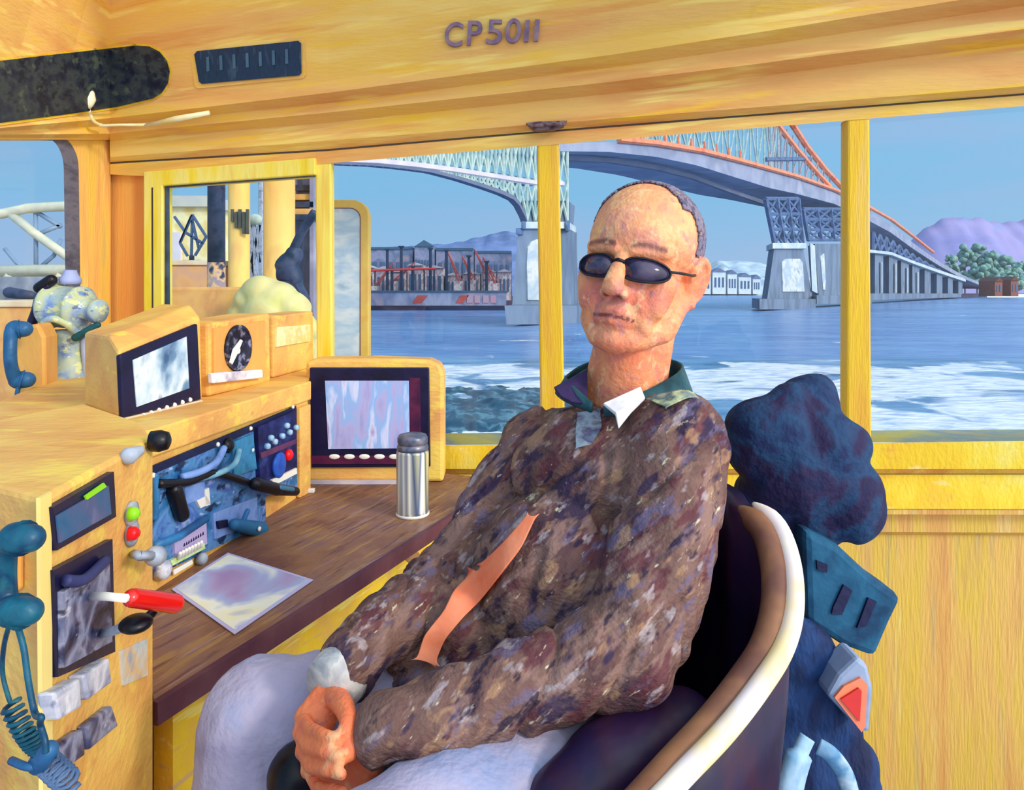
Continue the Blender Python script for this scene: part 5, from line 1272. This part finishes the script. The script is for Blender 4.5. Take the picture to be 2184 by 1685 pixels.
for k, (x0, x1, yt) in enumerate(((2122, 2138, 600), (2156, 2172, 598))):
    bldg(x0, x1, yt, 288, BRN, 'shore_house', 'small brown house on the right shore, ' + ('closer to the bridge' if k == 0 else 'at the picture edge'), 'house', 'brown shore houses', roof=(1.6, mat('brown_roof', ['#6c3c34'], bump=0)), base=WZ + .8, wins=(2, WDK))
# moored white boat
bw_ = onwater(2150, 634)
t = thing('moored_boat', 'low white boat moored at the right shore under the brown houses', 'boat', bw_)
k_ = bw_.y / 1500
hullp = [(-44, 0), (44, 0), (50, 7), (-48, 7)]
MB().prism([bw_ + V((x * k_, 0, y * k_)) for x, y in hullp], (0, 6, 0)).build('hull', WHITE, t)
MB().prism([bw_ + V((x * k_, 1, y * k_)) for x, y in ((-26, 7), (22, 7), (14, 12), (-20, 12))], (0, 4, 0)).build('cabin', WB, t)
# trees on the right shore
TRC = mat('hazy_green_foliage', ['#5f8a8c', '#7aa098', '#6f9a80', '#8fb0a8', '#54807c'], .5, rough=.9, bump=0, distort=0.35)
TRT = mat('tree_trunk', ['#6a6470'], bump=0)
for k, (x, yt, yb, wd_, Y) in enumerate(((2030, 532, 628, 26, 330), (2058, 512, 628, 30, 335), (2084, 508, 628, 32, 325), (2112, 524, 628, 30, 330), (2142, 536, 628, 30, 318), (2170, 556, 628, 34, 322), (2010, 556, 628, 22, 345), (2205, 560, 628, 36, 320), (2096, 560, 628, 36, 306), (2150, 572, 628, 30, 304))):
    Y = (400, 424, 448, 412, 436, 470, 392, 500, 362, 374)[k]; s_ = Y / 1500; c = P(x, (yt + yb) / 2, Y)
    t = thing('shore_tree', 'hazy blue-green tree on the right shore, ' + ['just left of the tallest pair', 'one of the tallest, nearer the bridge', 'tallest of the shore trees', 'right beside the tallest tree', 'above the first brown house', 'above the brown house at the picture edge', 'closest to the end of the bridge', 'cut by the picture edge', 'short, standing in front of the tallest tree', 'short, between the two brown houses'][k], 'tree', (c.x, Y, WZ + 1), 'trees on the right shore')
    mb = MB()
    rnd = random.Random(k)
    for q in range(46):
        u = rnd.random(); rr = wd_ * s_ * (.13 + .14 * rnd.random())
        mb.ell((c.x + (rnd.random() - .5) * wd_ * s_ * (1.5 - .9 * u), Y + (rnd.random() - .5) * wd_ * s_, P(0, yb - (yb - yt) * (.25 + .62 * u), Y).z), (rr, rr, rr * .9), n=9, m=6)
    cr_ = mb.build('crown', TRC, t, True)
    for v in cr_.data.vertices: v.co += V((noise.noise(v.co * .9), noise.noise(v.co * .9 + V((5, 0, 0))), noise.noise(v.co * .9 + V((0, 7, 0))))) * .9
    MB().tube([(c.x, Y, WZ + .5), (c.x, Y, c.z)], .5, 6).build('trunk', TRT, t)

# port on the left bank
PY = 134.0
def Q(x, y, Y=PY): return P(x, y, Y)
a, b = Q(560, 640), Q(1080, 640)
struct(MB().box((a.x, PY + .2, WZ - 1), (b.x + 6, PY + 90, WZ + 1.6)).build('quay', SHOREM))
# long roofed quay shed
SHB = mat('slate_blue_shed', ['#7884a2', '#8f90ac', '#5f7290', '#a08a98'], .3, rough=.8, bump=0)
SHR = mat('dark_teal_roof', ['#2f5068', '#43647c'], .3, bump=0)
PNKW = mat('pink_grey_facade', ['#b79aa6', '#e6dcd2', '#a48c9c', '#c9b4b8', '#8a7f98'], .7, (1, 1, .5), rough=.8, bump=0, contrast=(.35, .66))
for k, (x0, x1, yt, yb, Y, lab) in enumerate(((770, 880, 532, 0, 150, 'long slate shed nearest to the narrow mirror'), (884, 925, 526, 0, 149, 'gabled slate shed standing highest in the port'), (930, 1010, 534, 0, 151, 'flat slate shed right of the gabled one'), (1012, 1092, 540, 0, 152, 'low slate shed beside the bridge pier'))):
    t = bldg(x0, x1, yt, Y, SHB, 'port_shed', lab, 'shed', 'sheds of the port', base=WZ + 1.6, wins=(6, WDK), dep=14)
    a, b = P(x0, yt, Y), P(x1, yt, Y)
    if k == 1: MB().prism([V((a.x, Y - .3, a.z)), V((b.x, Y - .3, a.z)), V(((a.x + b.x) / 2, Y - .3, a.z + 1.4))], (0, 14.6, 0)).build('roof', SHR, t)
    else: MB().box((a.x, Y - .3, a.z), (b.x - .1, Y + 14.3, a.z + .5)).build('roof', SHR, t)
rnd = random.Random(3)
XF = [768, 800, 836, 868, 905, 948, 985, 1026, 1060, 1092]
LF = ['nearest to the narrow mirror', 'under the end of the long slate shed', 'tall one under the long slate shed', 'left of the gabled shed', 'under the gabled shed', 'right below the leaning red booms', 'wide one under the flat slate shed', 'middle one of the three next to the pier', 'closest to the bridge pier']
for k, (x0, x1) in enumerate(zip(XF, XF[1:])):
    yt = 566 + rnd.random() * 22
    bldg(x0 + 1, x1 - 2, yt, 142 + .4 * rnd.random(), PNKW, 'port_building', 'small pinkish port building, ' + LF[k], 'building', 'pinkish buildings on the quay', base=WZ + 1.6, wins=(3, WDK), roof=(.6, mat('pale_roof', ['#d9cfc8', '#a4a2b4'], .5, bump=0)), dep=5)
PST = mat('dark_blue_post', ['#1c2c48', '#2c3c58'], .5, bump=0)
for k, (x, yt) in enumerate(((826, 534), (856, 528), (918, 532), (952, 536), (880, 570), (1000, 548), (1038, 560), (836, 575))):
    y_ = 137.4; a = P(x, yt, y_); t = thing('mooring_post', 'dark blue upright post in the port, ' + ['nearest to the mirror', 'tall, second from the mirror', 'under the right edge of the gabled shed', 'beside the first leaning red boom', 'short, under the gabled shed', 'right of the red booms', 'closest to the bridge pier', 'short, by the long red beam'][k], 'post', (a.x, y_, WZ + 1.6), 'dark posts of the port')
    MB().tube([(a.x, y_, WZ + 1.6), (a.x, y_, a.z)], .28, 6).build('shaft', PST, t)
    MB().box((a.x - .5, y_ - .5, a.z), (a.x + .5, y_ + .5, a.z + .3)).build('cap', PST, t)
RDC = mat('rust_red_crane', ['#b0453c', '#c45c50'], .5, bump=0)
for k, (x0, y0, x1, y1) in enumerate(((978, 600, 955, 538), (1006, 598, 986, 546), (1042, 600, 1012, 532), (1056, 604, 1030, 548), (838, 600, 884, 560), (800, 610, 838, 560))):
    y_ = 138.6 + 1.5 * (k % 2); a, b = P(x0, y0, y_), P(x1, y1, y_)
    t = thing('dock_crane', 'rust red dock crane with leaning boom, ' + ['first left of the flat shed middle', 'second one, right of the first leaning boom', 'tallest boom, near the bridge pier', 'closest to the bridge pier', 'leaning right, under the long shed', 'leaning right, nearest to the mirror'][k], 'crane', (a.x, y_, WZ + 1.6), 'red dock cranes')
    MB().box((a.x - .9, y_ - .7, WZ + 1.6), (a.x + .9, y_ + .7, a.z)).build('crane_base', PNKW, t)
    mb = MB(); mb.tube([a, b], .16, 5); mb.tube([a + V((.7, 0, 0)), b], .12, 5)
    for q in range(6):
        u, u2 = q / 6, (q + 1) / 6; mb.tube([a.lerp(b, u), (a + V((.7, 0, 0))).lerp(b, u2)], .07, 4)
    mb.build('boom', RDC, t); MB().tube([b, V((b.x, y_, a.z + .3))], .05, 4).build('hoist_cable', PST, t)
y_ = 136.2; a, b = P(786, 577, y_), P(930, 573, y_)
t = thing('gantry', 'long thin red gantry beam running in front of the port buildings', 'gantry', (a.x, y_, WZ + 1.6))
MB().tube([a, b], .22, 6).build('beam', mat('red_beam', ['#c83c34'], bump=0), t)
for x in (790, 858, 926):
    q = P(x, 575, y_); MB().tube([(q.x, y_, WZ + 1.6), q], .16, 6).build('leg', PST, t)
# barge along the quay
y_ = 128.0; a, b = P(765, 640, y_), P(1084, 640, y_)
t = thing('barge', 'long low grey barge with dark hull moored along the quay', 'barge', ((a.x + b.x) / 2, y_, WZ))
zt_ = P(0, 652, y_).z
MB().hexa([V((a.x + 1, y_, WZ - .3)), V((b.x - .6, y_, WZ - .3)), V((b.x - .6, y_ + 6, WZ - .3)), V((a.x + 1, y_ + 6, WZ - .3)), V((a.x, y_, zt_)), V((b.x, y_, zt_)), V((b.x, y_ + 6, zt_)), V((a.x, y_ + 6, zt_))]).build('hull', mat('black_blue_hull', ['#161c38', '#262c4c'], .3, bump=0), t)
zc_ = P(0, 624, y_).z
MB().box((a.x + .4, y_ + .4, zt_), (b.x - .4, y_ + 5.5, zc_)).build('cargo_hold', mat('blue_grey_hold', ['#8794b0', '#a3a6b8', '#75829e', '#b09ca6'], .25, (1, 1, .5), bump=0), t)
MB().box((a.x + .2, y_ + .2, zc_), (b.x - .2, y_ + 5.7, zc_ + .35)).build('hold_rim', SHR, t)
for x0, x1 in ((880, 912), (972, 1000)):
    MB().prism([P(x0, 646, y_ + .36), P(x0 + 10, 630, y_ + .36), P(x1, 630, y_ + .36), P(x1 - 12, 646, y_ + .36)], (0, -.1, 0)).build('red_mark', RDC, t, label='red slanted mark')
for x0 in (996, 1012, 1030, 1046):
    MB().prism([P(x0, 646, y_ + .36), P(x0, 630, y_ + .36), P(x0 + 12, 630, y_ + .36), P(x0 + 12, 646, y_ + .36)], (0, -.1, 0)).build('pink_panel', mat('pink_panel', ['#c08a98', '#b29aa8'], .5, bump=0), t)

# =================================================================== OUTSIDE: OWN FOREDECK (seen through the left panes)
DZ = -1.2
struct(MB().box((-9.5, 3.2, DZ - .2), (-1.2, 11.5, DZ)).build('foredeck_floor', mat('deck_tan', ['#c49a5c', '#d6ac6a'], 2)))
mt = onz
# mirror outside the second pane
t = thing('rear_view_mirror', 'tall narrow mirror in a rounded yellow frame beside the window post', 'mirror', P(742, 770, 2.75))
def MR(x, y, o=0): return P(x, y, 2.75 - o)
def rr(x0, x1, y0, y1, r):
    pts = []
    for k in range(7): a_ = math.pi / 2 * k / 6; pts.append((x1 - r + r * math.sin(a_), y0 + r - r * math.cos(a_)))
    return [(x0, y0)] + pts + [(x1, y1), (x0, y1)]
MB().prism([MR(x, y) for x, y in rr(690, 786, 426, 800, 34)], (0, .05, 0)).build('frame', mat('mirror_yellow_frame', ['#e6b84c', '#f0c860', '#e8a84c'], 8), t, bevel=.004)
MRG = mat('painted_mirror_reflection', ['#d2e2f0', '#b6d0e6', '#e2ecf2', '#9fbcd4', '#5f84a8'], 5, (1, 1, 2.4), rough=.6, bump=0, contrast=(.35, .78))  # pale blue reflection painted into the mirror's colour
MB().prism([MR(x, y, .004) for x, y in rr(690, 768, 444, 800, 22)], (0, .003, 0)).build('glass', MRG, t)
MB().tube([MR(x, y, .006) for x, y in [(p[0] + .5, p[1]) for p in rr(704, 768, 444, 800, 22)][:9]], .0018, 6).build('glass_edge', mat('mirror_edge', ['#7a4a50'], bump=0), t)
def to_deck(x0, x1, yt, Y, th=.25, name=None, m=None, label='', cat='', zb=DZ):
    a, b = P(x0, yt, Y), P(x1, yt, Y)
    t = thing(name, label, cat, ((a.x + b.x) / 2, Y, zb)); 
    return t, a, b
# dark mast
DM = mat('dark_mast_paint', ['#101c38', '#1c3048', '#3a4460', '#141c3a'], 6, bump=.1)
t, a, b = to_deck(443, 480, 380, 6.0, name='deck_mast', label='thick dark blue mast post outside the left sash window', cat='mast')
c = (a + b) / 2; r_ = (b.x - a.x) / 2
MB().lathe((c.x, 6.0, DZ), [(r_ * 1.3, 0), (r_ * 1.3, .06), (r_, .08), (r_, P(0, 560, 6).z - DZ)], 20).build('lower_sleeve', mat('mottled_sleeve', ['#a98a74', '#8c8090', '#d9b078', '#2c3450'], 9, contrast=(.36, .64)), t, True)
MB().lathe((c.x, 6.0, P(0, 560, 6).z), [(r_ * .97, 0), (r_ * .95, 2.2)], 20).build('pole', DM, t, True)
# lattice
Yl = 8.2
t = thing('lattice_mast', 'dark diamond shaped lattice on a spindle outside the left sash window', 'lattice', P(408, 600, Yl))
def lt(p, q, r=.018, mb=None): return mb.tube([P(*p, Yl), P(*q, Yl)], r, 6)
mb = MB()
for p, q in (((372, 462), (396, 496)), ((410, 458), (384, 518)), ((410, 458), (440, 505)), ((440, 505), (416, 545)), ((384, 518), (400, 546)), ((410, 458), (408, 560)), ((384, 518), (408, 462)), ((396, 496), (434, 520)), ((410, 470), (424, 530))): lt(p, q, mb=mb)
mb.build('diamond', SLT, t)
MB().tube([P(409, 545, Yl), V((P(409, 600, Yl).x, Yl, DZ))], .03, 8).build('spindle', DM, t)
mb = MB()
for x in (396, 402, 412, 418, 423): mb.tube([P(x, 556, Yl - .1), P(x, 585, Yl - .1)], .016, 5)
mb.tube([P(390, 557, Yl - .1), P(428, 557, Yl - .1)], .014, 5); mb.build('claws', DM, t)
# pale stacked background containers
YB_ = 10.5
t = thing('deckhouse', 'pale yellow low deckhouse across the bow seen behind the lattice', 'deckhouse', V((P(400, 600, YB_).x, YB_, DZ)))
a, b = P(360, 442, YB_), P(446, 442, YB_)
MB().box((a.x, YB_, DZ), (b.x, YB_ + .8, a.z)).build('walls', mat('pale_yellow_housing', ['#e9dc92', '#ddc878', '#f0e8b4', '#c9d0b0'], 3), t)
MB().box((a.x - .1, YB_ - .1, a.z), (b.x + .1, YB_ + .9, a.z + .16)).build('roof', mat('pale_grey_roof', ['#c9c9b4', '#a9b0b8'], 3), t)
a2, b2 = P(358, 495, YB_ - .1), P(382, 495, YB_ - .1)
MB().box((a2.x, YB_ - .06, DZ), (b2.x, YB_, a2.z)).build('white_door', mat('lilac_white', ['#e4e0ea', '#cfcbd8'], 3), t)
# orange machinery blocks
def block(name, x0, x1, yt, Y, th, m, label, cat, top=None):
    a, b = P(x0, yt, Y), P(x1, yt, Y); t = thing(name, label, cat, ((a.x + b.x) / 2, Y, DZ))
    MB().box((a.x, Y, DZ), (b.x, Y + th, a.z)).build('housing', m, t, bevel=.02)
    if top: MB().box((a.x - .02, Y - .02, a.z), (b.x + .02, Y + th + .02, a.z + .05)).build('lid', top, t, bevel=.01)
    return t
OCH = mat('ochre_deck_paint', ['#dda35c', '#e6b060', '#d99a58', '#ecbf68'], 4)
block('winch_housing', 352, 466, 566, 6.8, .8, mat('mauve_ochre_paint', ['#d99a62', '#dda86c', '#c49a8c'], 4), 'ochre winch housing on the foredeck under the dark lattice', 'housing', mat('cream_lid', ['#e6d8b4', '#d6b48c'], 5))
block('deck_locker', 350, 520, 612, 5.2, .6, OCH, 'wide ochre deck locker below the thick dark mast', 'locker')
# ochre funnels
for (x0, x1, y1, lab) in ((488, 532, 6.9, 'ochre vertical column beside the thick dark mast'), (563, 628, 7.1, 'wide ochre vertical column left of the metal stair')):
    a, b = P(x0, 300, y1), P(x1, 300, y1); c = (a + b) / 2; r_ = (b.x - a.x) / 2
    t = thing('deck_column', lab, 'column', (c.x, y1, DZ))
    MB().lathe((c.x, y1, DZ), [(r_ * 1.15, 0), (r_ * 1.15, .1), (r_, .12), (r_, 4.6)], 28).build('shaft', mat('ochre_column', ['#dfa656', '#e9b562', '#efc66a', '#d9a060'], 3, (1, 1, .4)), t, True)
    if x0 < 500:
        mb = MB()
        for k in range(5): q = P(492 + k * 8, 446 + (k % 2) * 6, y1 - r_ - .02); mb.box((q.x, q.y, q.z - .12 - .03 * k), (q.x + .025, q.y + .03, q.z))
        mb.build('fittings', mat('dark_fittings', ['#3c4440', '#5a5a44'], 9), t)
# grey hoist between columns
t = thing('bow_tower', 'blue-grey steel tower with pale head between the two ochre columns', 'tower', P(545, 600, 9.0))
mb = MB()
for (p, q) in (((536, 470), (540, 600)), ((556, 300), (558, 640)), ((540, 480), (556, 560)), ((556, 480), (538, 560)), ((538, 560), (556, 640))): mb.tube([P(*p, 9.0), P(*q, 9.0)], .035, 6)
for x in (540, 556): q = P(x, 600, 9.0); mb.tube([q, V((q.x, 9.0, DZ))], .04, 6)
mb.build('legs', GREY, t)
MB().ell(P(544, 468, 8.95), (.09, .07, .07)).build('head', mat('pale_green_lamp_head', ['#c6d4c0', '#9fb0a4'], 9), t, True)
# back panel violet grey and stair
YS = 7.6
t = thing('metal_stair', 'steep metal stair with ochre and slate treads by the window post', 'stair', V((P(650, 600, YS).x, YS, DZ)))
for k, (y, m_) in enumerate(((400, DM), (420, OCH), (436, DM), (451, OCH), (463, DM))):
    a, b = P(628, y - 6, YS - .05 * k), P(668, y + 6, YS - .05 * k)
    MB().box((a.x, YS - .05 * k, b.z), (b.x, YS + .18 - .05 * k, a.z)).build('tread', m_, t)
VG = mat('violet_grey_plate', ['#8f8ca6', '#7f8098', '#a2a0b8'], 3)
a, b = P(630, 372, YS + .35), P(676, 372, YS + .35)
MB().box((a.x, YS + .35, DZ), (b.x, YS + .42, 3.0)).build('back_plate', VG, t)
q0_, q1_ = P(626, 380, YS), P(670, 380, YS)
for q in (q0_, q1_): MB().box((q.x - .02, YS - .1, DZ), (q.x + .02, YS + .3, q.z + .6)).build('stringer', VG, t)
# dark winch with boom
t = thing('anchor_winch', 'dark blue round winch with a slanting boom beside the window post', 'winch', V((P(618, 600, 5.6).x, 5.6, DZ)))
mb = MB()
for (x, y, r) in ((612, 560, 24), (625, 545, 20), (608, 585, 20), (622, 592, 26), (600, 566, 14)): mb.ell(P(x, y, 5.6), (r * 5.6 / 1500,) * 3)
remesh(mb, 'drum', .012, 3, DM, t, lambda p, n: .02 * noise.noise(p * 9))
MB().tube([P(622, 540, 5.6), P(646, 490, 5.55), P(672, 452, 5.5)], .035, 8).build('boom', DM, t)
q = P(615, 600, 5.6); MB().lathe((q.x, 5.6, DZ), [(.16, 0), (.12, .1), (.1, q.z - DZ)], 16).build('foot', DM, t, True)
MB().tube([P(628, 600, 5.6), P(650, 640, 5.5), P(662, 690, 5.45), P(668, 740, 5.4)], [.05, .045, .03, .02], 8).build('chain', DM, t)
# pale tarpaulin mound
t = thing('tarpaulin_mound', 'pale yellow-green tarpaulin heaped over deck gear behind the round dial', 'tarpaulin', V((P(570, 640, 4.9).x, 4.9, DZ)))
mb = MB(); k_ = 4.9 / 1500
for (x, y, r) in ((560, 625, 42), (590, 640, 46), (530, 645, 34), (620, 660, 44), (575, 670, 60), (510, 668, 26), (640, 700, 40), (560, 720, 70), (610, 740, 60), (515, 730, 40)):
    mb.ell(P(x, y, 4.9), (r * k_, r * k_ * 1.2, r * k_ * .9))
mb.box((P(505, 700, 4.9).x, 4.8, DZ), (P(660, 700, 4.9).x, 5.2, P(0, 690, 4.9).z))
remesh(mb, 'cover', .015, 8, mat('pale_lime_tarpaulin', ['#cfc870', '#d9d08c', '#dcc47c', '#c6bc68'], 4, bump=.3), t, lambda p, n: .02 * noise.noise(p * 7))
# port-side things in the far left window
Yr = 7.0
t = thing('bow_railing', 'cream tubular bow railing with cross braces outside the rounded left window', 'railing', P(60, 600, Yr))
mb = MB()
for pts_, r in (([(-100, 456), (5, 456), (60, 444), (135, 440), (200, 442)], .05), ([(25, 458), (70, 495), (140, 545), (180, 575)], .045), ([(-100, 580), (150, 576), (200, 576)], .06)):
    MB().tube([P(*p, Yr) for p in pts_], r, 8).build('rail', mat('pale_cream_rail', ['#dcd8b8', '#c6c8b4', '#e6dfc0'], 5), t, True)
for pts_ in ([(76, 452), (77, 575)], [(78, 452), (130, 484)], [(130, 480), (80, 500)], [(10, 530), (35, 560), (60, 575)], [(130, 510), (115, 545), (80, 575)]):
    MB().tube([P(*p, Yr + .03) for p in pts_], .022, 6).build('brace', mat('blue_grey_brace', ['#6f8cac', '#8fa4ba'], 5), t, True)
for x in (20, 130): q = P(x, 580, Yr); MB().tube([q, V((q.x, Yr, DZ))], .05, 8).build('post', MATS['pale_cream_rail'], t, True)
t = thing('bow_bulwark', 'grey-blue bulwark plate below the bow railing at the left window', 'bulwark', V((P(60, 640, 6.4).x, 6.4, DZ)))
a, b = P(-120, 586, 6.4), P(172, 590, 6.4)
MB().box((a.x, 6.4, DZ), (b.x, 6.46, b.z)).build('plate', mat('mottled_bulwark', ['#8590a8', '#a0a6b4', '#75808f', '#c6b890'], 3), t)
MB().cap(P(20, 624, 6.3), P(66, 630, 6.3), .05, .04).build('hose', DM, t, True)
block('deck_box', -60, 96, 655, 5.4, .6, OCH, 'ochre deck box outside the left window behind the orange telephone', 'box', mat('cream_lid', ['#e6d8b4']))
